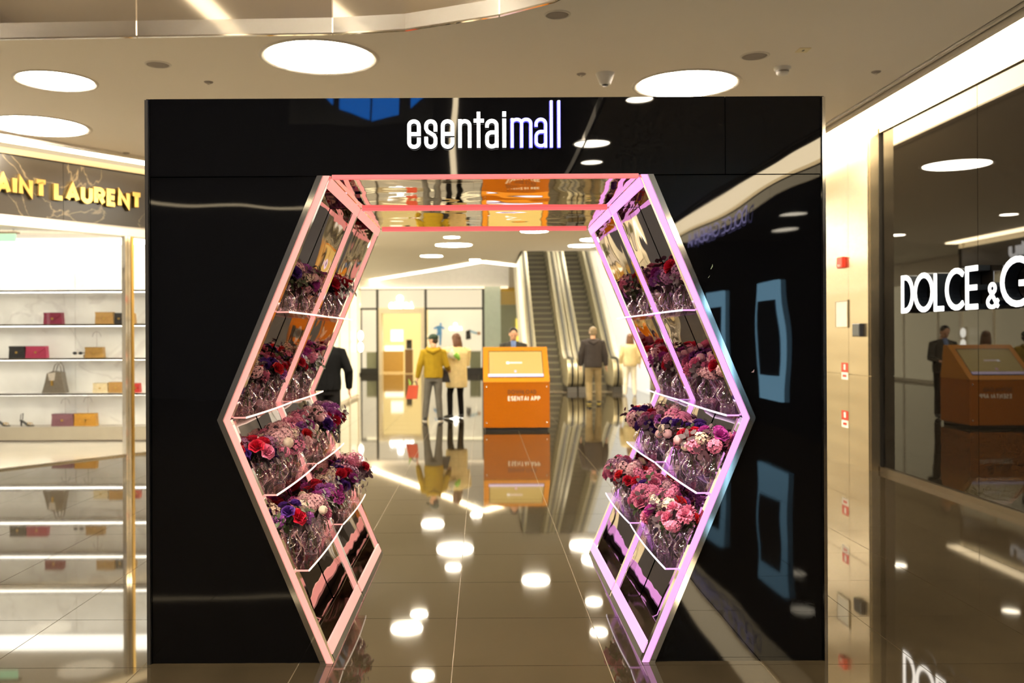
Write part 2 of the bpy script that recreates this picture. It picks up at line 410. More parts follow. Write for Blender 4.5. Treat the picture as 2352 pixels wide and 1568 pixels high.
# ---- left shop: fascia, header, posts, panes, room behind
fa = struct(poly_box('wall_shop_fascia', [sl(-8,-.02), sl(TC,-.02), sl(TC,-.25), sl(-8,-.25)], 3.03, CEIL, m_dark), 'dark marble fascia over the bag shop')
ts = [-8,-6.2,-4.4,-2.6,-.93,.75,TC]
def slab_t(name, t0, t1, o0, o1, z0, z1, m, parent=None): return poly_box(name, [sl(t0,o0), sl(t1,o0), sl(t1,o1), sl(t0,o1)], z0, z1, m, parent)
for a, b in zip(ts, ts[1:]): slab_t('panel', a+.003, b-.003, .0, -.02, 3.15, 3.9, m_marble_d, fa)
slab_t('fascia_cap', -8, TC, .03, -.02, 3.9, 3.97, mat('fascia_bronze', (.15,.11,.06), rough=.4), fa)
slab_t('vent_slot', -8, TC, .006, -.02, 3.126, 3.15, m_grille, fa)
slab_t('lintel', -8, TC, .02, -.2, 3.02, 3.126, m_cream, fa)
struct(slab_t('trim_40', -8, TC, .38, .06, CEIL-.035, CEIL-.012, m_cove), 'luminous band in front of the bag shop')
struct(slab_t('trim_41', -8, TC, .44, .38, CEIL-.05, CEIL, m_ceil))
wl = struct(slab_t('window_2', -6, TC, -.02, -.09, 0, .02, m_steel_d), 'glazed front of the bag shop')
slab_t('pane', -3.0, -.06, -.04, -.052, .02, 3.02, m_clear, wl); slab_t('pane', -6, -3.02, -.04, -.052, .02, 3.02, m_clear, wl)
slab_t('pane', .1, TC-.1, -.04, -.052, .02, 3.02, m_clear, wl)
for t0, mm in ((-.055, m_chrome), (-.012, m_chrome), (.04, m_gold)): slab_t('post', t0, t0+.036, .0, -.09, 0, 3.02, mm, wl)
slab_t('post', TC-.09, TC, .0, -.09, 0, 3.02, m_gold, wl)
BY = F*H/238                                       # front of the plinth under the shelves
SHOPF = [(-12.9, 3.4), sl(-8.6,-.05), sl(TC,-.05), (LX, BY+.6), (-12.9, BY+.6)]
struct(poly_box('floor_shop', SHOPF, -.05, .001, mat('pale_stone', (.62,.57,.49), rough=.07, noise=.08, scale=2)), 'pale polished stone floor of the bag shop')
struct(poly_box('ceiling_shop', SHOPF, 3.14, 3.2, m_white))
struct(box('trim_42', -12, -4.0, 13.95, 14.6, 3.11, 3.137, m_shopglow), 'light trough over the bag shelves')
struct(box('trim_43', -12, -6.6, 9.2, 10.6, 3.11, 3.137, m_shopglow), 'light trough inside the bag shop')
ws = struct(box('wall_shop', -13, LX-.02, BY+.42, BY+.6, 0, 3.14, m_white), 'white marble wall behind the bag shelves')
for i in range(6): box('panel', -12.9+i*1.59, -12.9+i*1.59+1.584, BY+.40, BY+.42, .2, 3.13, m_marble_w, ws)
box('plinth', -12.9, LX-.4, BY, BY+.4, .03, .235, mat('plinth_stone', (.42,.38,.31), rough=.3), ws); box('plinth_base', -12.9, LX-.4, BY+.03, BY+.4, 0, .03, m_grille, ws)

# ---- left corridor wall beyond the bag shop
LE = F*H/139
wl2 = struct(box('wall_left_corridor', LX-.3, LX-.06, LY, LE, 0, CEIL, m_cream), 'cream glazed corridor wall')
n = 6; stp = (LE-LY)/n
m_lit = emit('lit_cream', (1,.84,.50), 1.1, True)
for i in range(n):
    a = LY+stp*i
    box('panel', LX-.06, LX-.03, a+.05, a+stp-.05, .1, 3.1, m_lit, wl2); box('mullion', LX-.06, LX, a-.03, a+.03, 0, 3.2, m_cream, wl2)
box('header', LX-.06, LX, LY, LE, 3.2, 3.9, m_marble_d, wl2)
struct(box('trim_44', LX+.05, LX+.36, LY, LE, CEIL-.035, CEIL-.012, m_cove), 'luminous band along the left corridor wall')
struct(box('wall_left_return', -5.3, LX, LE-.15, LE, 0, CEIL, m_cream))
wlr = struct(box('wall_left_rear', -5.5, -5.25, LE, 39.4, 0, 6, m_cream), 'cream wall with added glowing panels beyond the corridor')
for i in range(6): box('fill_panel', -5.25, -5.22, LE+.3+i*2.4, LE+2.5+i*2.4, .1, 3.3, m_lit, wlr)  # glowing panels added to brighten the far ceiling

# ---- rear: watch boutique front, column, niche, wall beyond the escalators
OY = 39.0
struct(box('wall_rear', -5.5, 4.9, 45.6, 46, 0, 9.5, m_greyw)); struct(box('roof_rear', -5.5, 6.2, 26, 46, 8.6, 8.8, m_white), 'white roof over the escalators')
struct(box('wall_rear_fascia', -5.5, 1.15, OY, OY+.3, 3.72, 8.6, m_white), 'white wall above the boutique')
struct(box('wall_well_left', 1.1, 1.17, 26.35, 31, CEIL, 8.6, m_white)); struct(box('wall_well_front', 1.17, 4.9, 26.2, 26.34, CEIL+.12, 8.6, m_white))
def cove_line(i, a, b):
    d = (Vector(b)-Vector(a)); nn = Vector((d.y,-d.x)).normalized()*.12
    struct(poly_box('trim_%d' % i, [a, b, (b[0]+nn.x,b[1]+nn.y), (a[0]+nn.x,a[1]+nn.y)], CEIL-.05, CEIL-.01, m_cove), 'light line along the ceiling edge')
cove_line(50, (-4.8,39.3), (-1.06,32.0)); cove_line(51, (-1.06,32.0), (0,29.7)); cove_line(52, (0,29.7), (1.08,31.3))
struct(box('trim_53', -5.2, 1.1, OY-.1, OY, 3.66, 3.72, m_cove_soft), 'light line over the boutique')
x_ = [wx(831,OY), wx(867,OY), wx(978,OY), wx(1110,OY)]
zt, zm = wz(663,OY), wz(708,OY)
om = struct(box('wall_boutique', -5.25, x_[3]+.05, OY+4, OY+4.2, 0, 3.7, emit('warm_back_wall', (1,.72,.26), .8)), 'warm lit back wall of the boutique')
wo = struct(box('window_3', -5.25, x_[3], OY, OY+.12, zt-.02, zt+.06, m_dark), 'glazed boutique front with dark mullions')
for x in x_[1:]: box('mullion', x-.05, x+.05, OY-.02, OY+.1, 0, zt, m_dark, wo)
box('transom', -5.25, x_[1], OY, OY+.08, zm-.04, zm+.04, m_dark, wo); box('transom', x_[2], x_[3], OY, OY+.08, zm-.04, zm+.04, m_dark, wo)
m_frost = emit('lit_transom_glass', (1,.86,.60), .62)
for a, b in ((-5.25,x_[1]),(x_[1],x_[2]),(x_[2],x_[3])): box('pane', a+.05, b-.05, OY+.03, OY+.06, zm+.04, zt-.02, m_frost, wo)
m_winback = emit('lit_window_back', (1,.86,.62), .72)
box('window_back', -5.25, x_[1]-.05, OY+.9, OY+.95, .25, zm, m_winback, wo); box('window_back', x_[2]+.05, x_[3]-.05, OY+.9, OY+.95, .25, zm, m_winback, wo)
box('plinth', -5.25, x_[1]-.05, OY, OY+.9, 0, .27, m_dark, wo); box('plinth', x_[2]+.05, x_[3]-.05, OY, OY+.9, 0, .27, m_dark, wo)
box('pane', -5.2, x_[1]-.05, OY+.03, OY+.05, .27, zm-.04, m_clear, wo); box('pane', x_[2]+.05, x_[3]-.05, OY+.03, OY+.05, .27, zm-.04, m_clear, wo)
dx0, dx1, dz = wx(876,OY), wx(967,OY), wz(718,OY)
m_portal = mat('portal_stone', (.80,.70,.52), rough=.3)
box('door_jamb', x_[1]+.05, dx0, OY-.03, OY+.7, 0, zm+.02, m_portal, wo); box('door_jamb', dx1, x_[2]-.05, OY-.03, OY+.7, 0, zm+.02, m_portal, wo)
box('door_head', dx0, dx1, OY-.03, OY+.7, dz, zm+.02, m_portal, wo)
struct(box('ceiling_boutique', -5.25, x_[3], OY+.1, OY+4, 3.0, 3.05, emit('boutique_ceiling', (1,.86,.56), 3, True)))
struct(box('floor_boutique', -5.25, x_[3], OY+.1, OY+4, -.05, .003, mat('boutique_floor', (.7,.55,.3), rough=.2)))
struct(box('column_glass', x_[3]+.05, wx(1150,OY), OY-.3, OY+.2, 0, 3.72, mat('pale_green_glass', (.62,.72,.62), rough=.08)), 'pale green glass column')
struct(box('wall_niche', wx(1150,OY), 1.75, OY+1.5, OY+1.7, 0, 3.0, mat('grey_green_wall', (.30,.31,.22), rough=.3)), 'grey green wall of the niche')
ng = struct(box('ceiling_niche', wx(1150,OY), 1.8, OY+.1, OY+1.6, 3.6, 3.7, mat('niche_gold_back', (.45,.28,.05), rough=.5)), 'gold slatted niche ceiling')
for i in range(10): box('slat', wx(1150,OY), 1.75, OY+.05, OY+.1, 2.98+i*.066, 3.02+i*.066, mat('gold_slat', (.62,.40,.05), rough=.35, metal=.4), ng)
struct(box('trim_60', wx(1188,OY), wx(1194,OY), OY+1.4, OY+1.5, 0, 2.4, emit('yellow_line', (1,.75,.1), 1.0)), 'yellow light line in the niche')

# ================================================================ THE FLOWER ARCH
XC = .018; HT, HM, HB = .771, 1.272, .766; ZT, ZM = 2.42, 1.21; OUT, TOP = 1.684, 2.805
S = 748/1.62
AR = thing('flower_arch', 'black gloss walk-through arch with hexagonal mirrored opening, glowing pink frame and shelves', 'arch', (XC, D, 0))
def U(s, u): return XC+s*u
def slant(s, up, o0, o1, za=None, zb=None):
    """quad in XZ along the upper or lower slanted side between two horizontal offsets"""
    za = (ZM if up else 0) if za is None else za; zb = (ZT if up else ZM) if zb is None else zb
    def uu(z): return HM+(HT-HM)*(z-ZM)/(ZT-ZM) if up else HB+(HM-HB)*z/ZM
    return [(U(s,uu(za)+o0),za),(U(s,uu(zb)+o0),zb),(U(s,uu(zb)+o1),zb),(U(s,uu(za)+o1),za)]
def uf(z): return HM+(HT-HM)*(z-ZM)/(ZT-ZM) if z >= ZM else HB+(HM-HB)*z/ZM
for yb, yf, nm in ((D+.0, D+.03, 'front_panel'), (D+DD-.03, D+DD, 'rear_panel')):
    for s in (-1, 1):
        prism(nm, [(U(s,OUT-.02),0),(U(s,HB+.062),0),(U(s,HM+.062),ZM),(U(s,HT+.062),ZT-.004),(U(s,OUT-.02),ZT-.004)], yb, yf, m_black, AR)
sx = (1667-CX)/S
box('sign_panel', U(-1,OUT-.02), sx-.0015, D-.006, D+.03, ZT, TOP, m_black, AR); box('sign_panel', sx+.0015, U(1,OUT-.02), D-.006, D+.03, ZT, TOP, m_black, AR)
box('rear_header', U(-1,OUT-.02), U(1,OUT-.02), D+DD-.03, D+DD, ZT, TOP, m_black, AR)
for s in (-1, 1):
    box('side_panel', U(s,OUT-.018), U(s,OUT), D-.004, D+DD, 0, TOP, m_black, AR)
    box('edge_trim', U(s,OUT-.012), U(s,OUT+.004), D-.016, D-.004, 0, TOP-.006, m_chrome if s > 0 else m_dark, AR)
box('roof_panel', U(-1,OUT-.02), U(1,OUT-.02), D+.03, D+DD-.03, TOP-.02, TOP, m_black, AR)
box('ceiling_mirror', U(-1,HT), U(1,HT), D+.03, D+DD/2-.008, ZT, ZT+.012, m_mirror_top, AR)
box('ceiling_mirror', U(-1,HT), U(1,HT), D+DD/2+.008, D+DD-.03, ZT, ZT+.012, m_mirror_top, AR)
for y in (D-.012, D+DD/2-.01, D+DD-.03):
    r = box('ceiling_bar', U(-1,HT-.01), U(1,HT-.01), y, y+.03, ZT-.016, ZT+.004, m_pinkT, AR)
    for k in range(4):
        xb = U(0,0)-.6+k*.4; lathe('screw', [(0,-.006),(.007,-.005),(.008,0)], m_chrome, AR, n=8, cx=xb, cy=y+.06).location.z = ZT-.001
m_acr = {-1: thin_glass('acrylic_rose', (.93,.84,.85), (1,.88,.88), boost=.10, edge=.5), 1: thin_glass('acrylic_violet', (.90,.83,.94), (.95,.85,1), boost=.10, edge=.5)}
LED = {-1: m_pinkL, 1: m_pinkR}; LEDW = {-1: m_ledwhiteL, 1: m_ledwhiteR}
BAYS = [(D+.034, D+DD/2-.018), (D+DD/2+.022, D+DD-.034)]
for s in (-1, 1):
    for up in (False, True):
        prism('edge_strip', slant(s,up,.034,.063), D-.018, D+.03, m_chrome, AR)
        for y, w in ((D-.010, .044), (D+DD/2-.018, .040), (D+DD-.040, .044)):
            rib = prism('rib', slant(s,up,.0,.034), y+.004, y+w, m_chrome, AR)
            prism('led_strip', slant(s,up,.002,.032), y-.002, y+.004, LED[s], rib)
        for (a, b) in BAYS:
            prism('back_mirror', slant(s,up,.188,.198), a, b, m_mirror, AR)
            if up: prism('led_rail', slant(s,up,-.004,.006, 2.368, 2.412), a, b, LED[s], AR)
            else:
                prism('led_rail', slant(s,up,-.004,.006, .032, .085), a, b, LED[s], AR); prism('kick_rail', slant(s,up,-.002,.03, 0, .030), a, b, m_dark, AR)
        prism('end_mirror', slant(s,up,.042,.188), D+.031, D+.034, m_mirror, AR)
        prism('end_mirror', slant(s,up,.042,.188), D+DD-.034, D+DD-.031, m_mirror, AR)
        prism('divider_mirror', slant(s,up,.042,.188), D+DD/2-.004, D+DD/2+.004, m_mirror, AR)
    for (a, b) in BAYS:
        box('niche_top', U(s,HT), U(s,HT+.20), a, b, ZT-.003, ZT+.006, m_mirror, AR)

LEVELS = [(1.75,'topmost'), (1.222,'second'), (.834,'third'), (.455,'lowest')]
PR = .074
for s in (-1, 1):
    for z, nm in LEVELS:
        for (a, b) in BAYS:
            u0, u1 = uf(z)-PR, uf(z)+.184
            cv = [(U(s,u0+.012*(2*i/8-1)**2), a+(b-a)*i/8) for i in range(9)]
            sh = poly_box('shelf', [(U(s,u1),a)]+cv+[(U(s,u1),b)], z-.008, z, m_acr[s], AR)
            ins = -s*.004
            cv2 = [(x+ins, y) for x, y in cv]
            poly_box('lit_edge', cv+cv2[::-1], z-.0085, z+.0005, LEDW[s], sh)
            box('lit_end', cv[0][0], U(s,uf(z)), a-.004, a, z-.008, z, LED[s], sh)

# lettering on the header
def cr(cx, cy, d): return ((900+cx/5.345-CX)/S, d, H+(CY-(200+cy/5.345))/S)
def A2(cx, cy, rx, ry, a0, a1): return arc(cx, cy, rx, ry, a0, a1, 10)
def g_e(o): return [[(348+o,632),(348+o,690)]+A2(288.5+o,690,59.5,53,0,180)+[(229+o,690),(229+o,485)]+A2(288.5+o,485,59.5,53,180,360)+[(348+o,587),(229+o,587)]]
g_s = [[(551,555),(551,485)]+A2(494,485,57,53,0,-180)+[(437,520),(455,555),(535,604),(551,640),(551,690)]+A2(494,690,57,53,0,180)+[(437,622)]]
letters = [(g_e(0),44,0),(g_s,44,0),(g_e(411),44,0),([[(850,755),(850,410)],A2(909,485,59,53,180,360)+[(968,755)]],44,0),
    ([[(1077,320),(1077,755)],[(1018,427),(1143,427)]],43,0),
    ([[(1180,510),(1180,485)]+A2(1239,485,59,55,180,360)+[(1298,755)],[(1298,570),(1240,570)]+A2(1240,625,60,55,270,180)+[(1180,690)]+A2(1239,690,59,53,180,0)],44,0),
    ([[(1391,405),(1391,755)],[(1391,317),(1391,378)]],46,0),
    ([[(1487,400),(1487,755)],A2(1545,460,58,48,180,360)+[(1602,755)],A2(1659,460,56,48,180,360)+[(1715,755)]],34,1),
    ([[(1780,500),(1780,470)]+A2(1838,470,58,58,180,360)+[(1896,755)],[(1896,562),(1840,562)]+A2(1840,620,60,58,270,180)+[(1780,690)]+A2(1838,690,58,46,180,0)],34,1),
    ([[(1966,185),(1966,755)]],32,1),([[(2058,185),(2058,755)]],32,1)]
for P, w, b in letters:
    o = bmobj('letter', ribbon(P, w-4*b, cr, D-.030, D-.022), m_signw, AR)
    if b: bmobj('blue_edge_glow', ribbon(P, w+13, cr, D-.0215, D-.0062), m_signb, o)  # blue edge widened past the letter to stand in for its halo
    else: bmobj('letter_back', ribbon(P, w-4, cr, D-.0215, D-.0062), m_dark, o)

# ---------------------------------------------------------------- flowers: shared meshes
def mk(name, vf, smooth=True):
    me = bpy.data.meshes.new(name); me.from_pydata([tuple(v) for v in vf[0]], [], vf[1]); me.update()
    if smooth: me.polygons.foreach_set('use_smooth', [True]*len(me.polygons))
    me.materials.append(None); return me
R = random.Random(3)
def rose_vf(r=.034):
    parts = []
    for ring, (n, rad, h, tilt, w) in enumerate([(3,.15,.95,.05,.55),(4,.38,.95,.30,.62),(5,.62,.82,.65,.66),(6,.85,.55,1.05,.66)]):
        for k in range(n):
            a = 2*PI*k/n+ring*.7+R.uniform(-.15,.15); ca, sa = math.cos(a), math.sin(a); V = []
            for j, v in enumerate((0,.55,1)):
                for i, u in enumerate((-1,0,1)):
                    rr = rad*(.35+.65*v)+.22*v*v*math.sin(tilt)-.10*abs(u)*(1-tilt*.5)
                    zz = h*v*math.cos(tilt*.8)-.12*abs(u)*v+(.06*v if i == 1 else 0)+R.uniform(-.03,.03)
                    t = u*w*(.45+.55*math.sin(min(1,v+.25)*PI*.62))
                    V.append((r*(rr*ca-t*sa), r*(rr*sa+t*ca), r*(zz-.25)))
            parts.append((V, [(0,1,4,3),(1,2,5,4),(3,4,7,6),(4,5,8,7)]))
    return join_vf(parts)
def ruffle_vf(r=.034):
    parts = []
    for k in range(26):
        t = math.acos(1-1.25*(k+.5)/26); a = k*2.39996
        d = Vector((math.sin(t)*math.cos(a), math.sin(t)*math.sin(a), math.cos(t)))
        x = d.cross(Vector((.3,.2,1))).normalized(); y = d.cross(x); V = []
        for j, v in enumerate((.45,.8,1.0)):
            for i, u in enumerate((-1,-.35,.35,1)):
                p = d*(v+R.uniform(-.03,.08)*(j == 2))+x*(u*.34*v)+y*((.12 if i%2 else -.12)*v)
                V.append(p*r)
        parts.append((V, [(0,1,5,4),(1,2,6,5),(2,3,7,6),(4,5,9,8),(5,6,10,9),(6,7,11,10)]))
    return join_vf(parts)
def pompon_vf(r=.024):
    V, Fc = ell_vf((0,0,0), (r,r,r*.94), 16, 11)
    return [tuple(c*(1+.09*((i*7)%3-1)) for c in v) for i, v in enumerate(V)], Fc
def cluster_vf(rx=.028, rz=.045, n=34, fs=.0105):
    parts = []
    for k in range(n):
        zt = 1-1.75*(k+.5)/n; a = k*2.39996; q = math.sqrt(max(0,1-zt*zt))
        d = Vector((q*math.cos(a), q*math.sin(a), zt)); c = Vector((d.x*rx, d.y*rx, d.z*rz))*R.uniform(.9,1.12)
        x = d.cross(Vector((.3,.1,1))).normalized(); y = d.cross(x); ph = R.uniform(0,PI)
        V = [c]; Fc = []
        for m in range(4):
            b = ph+m*PI/2; dd = x*math.cos(b)+y*math.sin(b); e = x*(-math.sin(b))+y*math.cos(b)
            i0 = len(V)
            V += [c+dd*fs*.7+e*fs*.55+d*fs*.15, c+dd*fs*1.15+d*fs*.30, c+dd*fs*.7-e*fs*.55+d*fs*.15]
            Fc.append((0,i0,i0+1,i0+2))
        parts.append((V, Fc))
    return join_vf(parts)
def sprig_vf(n=12, L=.12, ls=.027):
    parts = [tube_vf([(0,0,-.03),(.004,0,L*.5),(.012,.004,L)], [.0014,.0012,.0006], 4)]
    for k in range(n):
        h = L*(.12+.88*k/n); a = k*2.4+R.uniform(-.4,.4); s_ = ls*(1.15-.5*k/n)*R.uniform(.85,1.15)
        d = Vector((math.cos(a), math.sin(a), R.uniform(.1,.6))).normalized(); e = Vector((-math.sin(a), math.cos(a), 0)); nrm = d.cross(e)
        c = Vector((.01*h/L,0,h))+d*.006; V = [c]; Fc = []
        V += [c+d*s_*.5+e*s_*.5+nrm*s_*.1, c+d*s_*1.1+e*s_*.42, c+d*s_*1.5-nrm*s_*.12, c+d*s_*1.1-e*s_*.42, c+d*s_*.5-e*s_*.5+nrm*s_*.1]
        parts.append((V, [(0,1,2,3),(0,3,4,5)]))
    return join_vf(parts)
def spray_vf():
    parts = []
    for k in range(11):
        t = R.uniform(0,.75); a = k*2.4; p = Vector((math.sin(t)*math.cos(a), math.sin(t)*math.sin(a), math.cos(t)))*R.uniform(.06,.10)
        parts.append(tube_vf([(0,0,-.02), tuple(p)], [.001,.0007], 3)); parts.append(ell_vf(p, (.0055,.0055,.007), 6, 4))
    return join_vf(parts)
ME = {'rose': [mk('rose', rose_vf()) for _ in range(3)], 'carnation': [mk('carnation', ruffle_vf()) for _ in range(2)], 'ball_flower': [mk('ball_flower', pompon_vf())],
      'stock_flower': [mk('stock_flower', cluster_vf()), mk('stock_flower', cluster_vf(.024,.055,46,.0095))], 'hydrangea': [mk('hydrangea', cluster_vf(.043,.036,72,.0090))],
      'leaf_sprig': [mk('leaf_sprig', sprig_vf()) for _ in range(3)], 'bud_spray': [mk('bud_spray', spray_vf())]}
def petal(n, c): return mat('petal_'+n, c, rough=.55, noise=.22, scale=60)
PET = {'crimson': petal('crimson', (.62,.012,.045)), 'scarlet': petal('scarlet', (.70,.02,.03)), 'magenta': petal('magenta', (.50,.055,.36)), 'lilac': petal('lilac', (.55,.16,.58)),
       'pink': petal('pink', (.80,.22,.38)), 'blush': petal('blush', (.88,.48,.52)), 'cream': petal('cream', (.88,.68,.54)), 'violet': petal('violet', (.10,.025,.26)), 'mauve': petal('mauve', (.34,.12,.26))}
LEAF = [mat('leaf_burgundy', (.075,.026,.040), rough=.5, noise=.3, scale=40), mat('leaf_dusky', (.115,.070,.085), rough=.5, noise=.3, scale=40), mat('leaf_green', (.055,.075,.028), rough=.5, noise=.3, scale=40)]
m_stem = mat('stem', (.09,.10,.03), rough=.6)
KINDS = [('rose','crimson'),('rose','scarlet'),('carnation','lilac'),('carnation','magenta'),('rose','magenta'),('ball_flower','cream'),('ball_flower','blush'),('stock_flower','blush'),('stock_flower','cream'),
         ('rose','crimson'),('carnation','lilac'),('hydrangea','blush'),('hydrangea','mauve'),('rose','pink'),('carnation','pink'),('rose','violet'),('stock_flower','pink'),('hydrangea','pink')]
def inst(me, name, parent, m, loc, rot, sc):
    o = bpy.data.objects.new(name, me); COL.objects.link(o); o.parent = parent; o.location = loc; o.rotation_euler = rot; o.scale = (sc,)*3
    o.material_slots[0].link = 'OBJECT'; o.material_slots[0].material = m
    return o
# vases
m_vase = thin_glass('vase_glass', (.97,.94,.97), (1,.92,1), rough=.015, boost=.08, edge=.95)
VP = [[(.030,0),(.034,.004),(.031,.014),(.024,.022),(.040,.040),(.051,.062),(.050,.080),(.036,.102),(.021,.116),(.022,.130),(.036,.152),(.034,.152),(.019,.130),(.018,.117)],
      [(.034,0),(.036,.006),(.036,.020),(.032,.026),(.048,.046),(.058,.074),(.054,.096),(.036,.118),(.028,.130),(.030,.146),(.042,.170),(.040,.170),(.027,.146),(.025,.131)]]
VM = []
for p in VP:
    v, f = lathe_vf(p, 18); f.append(tuple(range(17,-1,-1))); me = mk('vase', (v, f)); me.materials[0] = m_vase; VM.append(me)
def stems_vf(h):
    parts = []
    for k in range(6):
        a = k*1.05; parts.append(tube_vf([(.03*math.cos(a),.03*math.sin(a),.03),(.008*math.cos(a+.5),.008*math.sin(a+.5),h*.72),(.03*math.cos(a+PI),.03*math.sin(a+PI),h+.03)], .0019, 4))
    return join_vf(parts)
SM = [mk('stems', stems_vf(.152)), mk('stems', stems_vf(.17))]
ORD = ['first','second','third','fourth','fifth','sixth','seventh','eighth','ninth','last']
CN = {'rose':'roses','carnation':'carnations','ball_flower':'ball flowers','stock_flower':'stock','hydrangea':'hydrangeas'}
RB = random.Random(21)
for s, sn in ((-1,'left'),(1,'right')):
    for z, lv in LEVELS:
        i = 0
        for (a, b) in BAYS:
            for k in range(5):
                y = a+(b-a)*(k+.5)/5+RB.uniform(-.012,.012); vt = 1 if RB.random() < .3 else 0
                u = uf(z)+(-.015 if k%2 else .058)+RB.uniform(-.008,.012)
                if z > ZM: u += .03
                x = U(s,u); sc = RB.uniform(.96,1.1)
                vo = link('bulb_vase', VM[vt]); vo.location = (x,y,z+.0005); vo.scale = (sc,)*3; vo.rotation_euler.z = RB.uniform(0,6)
                tag(vo, f'clear bulb vase, {ORD[i]} from the front on the {sn} side\'s {lv} shelf', 'vase', f'bulb vases on the {sn} {lv} shelf')
                hv = (.152,.170)[vt]*sc
                K = RB.sample(KINDS, 4); main = K[0]
                bq = thing('flower_posy', '', 'flowers', (x,y,z+hv), 0, f'posies on the {sn} {lv} shelf')
                bq['label'] = f'{K[0][1]} {CN[K[0][0]]} and {K[1][1]} {CN[K[1][0]]}, {ORD[i]} posy from the front on {sn} {lv} shelf'
                st_ = inst(SM[vt], 'stems', bq, m_stem, (0,0,-hv), (0,0,RB.uniform(0,6)), sc)
                nb = RB.randint(9,11)
                for q in range(nb):
                    kd, cn = K[0] if q in (0,1,2) else K[1] if q in (3,4) else K[2] if q in (5,6) else K[3]
                    t = math.acos(1-1.0*(q+.5)/nb)*.95; aa = q*2.39996+RB.uniform(-.3,.3)
                    rr = RB.uniform(.080,.106); dd = Vector((math.sin(t)*math.cos(aa), math.sin(t)*math.sin(aa), math.cos(t)))
                    p = Vector((dd.x*rr*.98, dd.y*rr*.98, .022+dd.z*rr*1.0))
                    e = dd.to_track_quat('Z','Y').to_euler()
                    inst(RB.choice(ME[kd]), kd, bq, PET[cn], p, e, RB.uniform(.95,1.28))
                for q in range(8):
                    t = RB.uniform(.5,1.75); aa = q*2.39996*.85+RB.uniform(-.4,.4)
                    dd = Vector((math.sin(t)*math.cos(aa), math.sin(t)*math.sin(aa), math.cos(t)*.9+.1))
                    inst(RB.choice(ME['leaf_sprig']), 'leaf_sprig', bq, RB.choice(LEAF[:2]+LEAF), (0,0,.012), dd.to_track_quat('Z','Y').to_euler(), RB.uniform(1.0,1.35))
                if RB.random() < .4:
                    inst(ME['bud_spray'][0], 'bud_spray', bq, PET[RB.choice(['crimson','cream','violet','blush'])], (0,0,.02), (RB.uniform(-.5,.5),RB.uniform(-.5,.5),0), 1.15)
                i += 1

# ================================================================ CEILING FITTINGS
ring_me = mk('ring', lathe_vf([(1.0,-.002),(1.06,-.012),(1.10,-.012),(1.12,0.0)], 48)); ring_me.materials[0] = m_lipring
dv, df = lathe_vf([(.0001,-.004),(1.0,-.004),(1.0,.01)], 48); disc_me = mk('diffuser', (dv, df)); disc_me.materials[0] = m_disc
def lamp(x, y, r, label, group='round ceiling lamps'):
    t = thing('ceiling_lamp', label, 'ceiling lamp', (x,y,CEIL), 0, group)
    for me, nm in ((disc_me,'diffuser'),(ring_me,'ring')):
        o = bpy.data.objects.new(nm, me); COL.objects.link(o); o.parent = t; o.scale = (r,r,1)
def lamp_px(px, py, w, label, group='round ceiling lamps'):
    x, y = ceil_pt(px, py); lamp(x, y, w/2*y/F, label, group)
lamp_px(737,130,245,'largest glowing round ceiling lamp, above the left half of the black arch')
lamp_px(1579,196,222,'glowing round ceiling lamp half hidden behind the arch top on the right')
lamp_px(131,181,164,'small glowing round ceiling lamp, uppermost at the far left')
lamp_px(92,285,204,'glowing round ceiling lamp cut by the left edge above the bag shop')
lamp_px(1043,562,82,'wide round ceiling lamp seen through the arch, above the boutique sign')
lamp_px(992,587,50,'smaller round ceiling lamp seen through the arch, left of the wide one')
lamp_px(1039,544,36,'smallest round ceiling lamp just below the arch mirror')
lamp_px(1228,531,62,'round ceiling lamp seen through the arch, cut by the mirror edge above the kiosk')
lamp_px(1338,565,62,'round ceiling lamp seen through the arch in front of the escalators')
lamp_px(1092,596,26,'faint small round ceiling lamp in the distance before the escalators')
for x, y, r, lab in ((-1.32,18.7,.17,'small round floor-mirrored lamp left of the aisle, farther of a close pair'),(-1.5,17.8,.30,'wide round floor-mirrored lamp left of the aisle, nearer of a close pair'),(-1.02,15.3,.18,'floor-mirrored round ceiling lamp left of the aisle, nearest to the arch'),
        (2.35,19.5,.17,'floor-mirrored round ceiling lamp right of the aisle, farther of two'),(2.2,17.5,.16,'floor-mirrored round ceiling lamp right of the aisle, nearer of two'),(2.6,13.2,.45,'added unseen lamp near the steel wall behind the arch'),(-1.4,11.6,.45,'added unseen lamp close behind the left half of the arch'),  # the unseen lamps close behind the arch are added for light
        (1.1,10.6,.4,'added unseen lamp close behind the right half of the arch'),(-2.8,15.6,.4,'added unseen lamp beside the left corridor wall'),(2.9,23.2,.4,'round ceiling lamp just before the right escalator')):
    lamp(x, y, r, lab+', over the dark floor', 'lamps behind the arch')
for x, y, r, lab in ((1.62,-.35,.13,'highest of three lamp reflections beside the lit lettering'),(1.374,-2.45,.24,'middle of three lamp reflections beside the lit lettering'),(1.53,-3.75,.16,'lowest of three lamp reflections beside the lit lettering'),
        (2.6,-8.0,.25,'small lamp mirrored in the arch front, nearest to the violet letters'),(2.9,-10.0,.25,'small lamp mirrored in the arch front, below the violet letters'),(2.2,-12.5,.25,'small lamp mirrored in the arch front, farthest back')):
    lamp(x, y, r, lab, 'lamps on the near side of the arch')
rl = 0
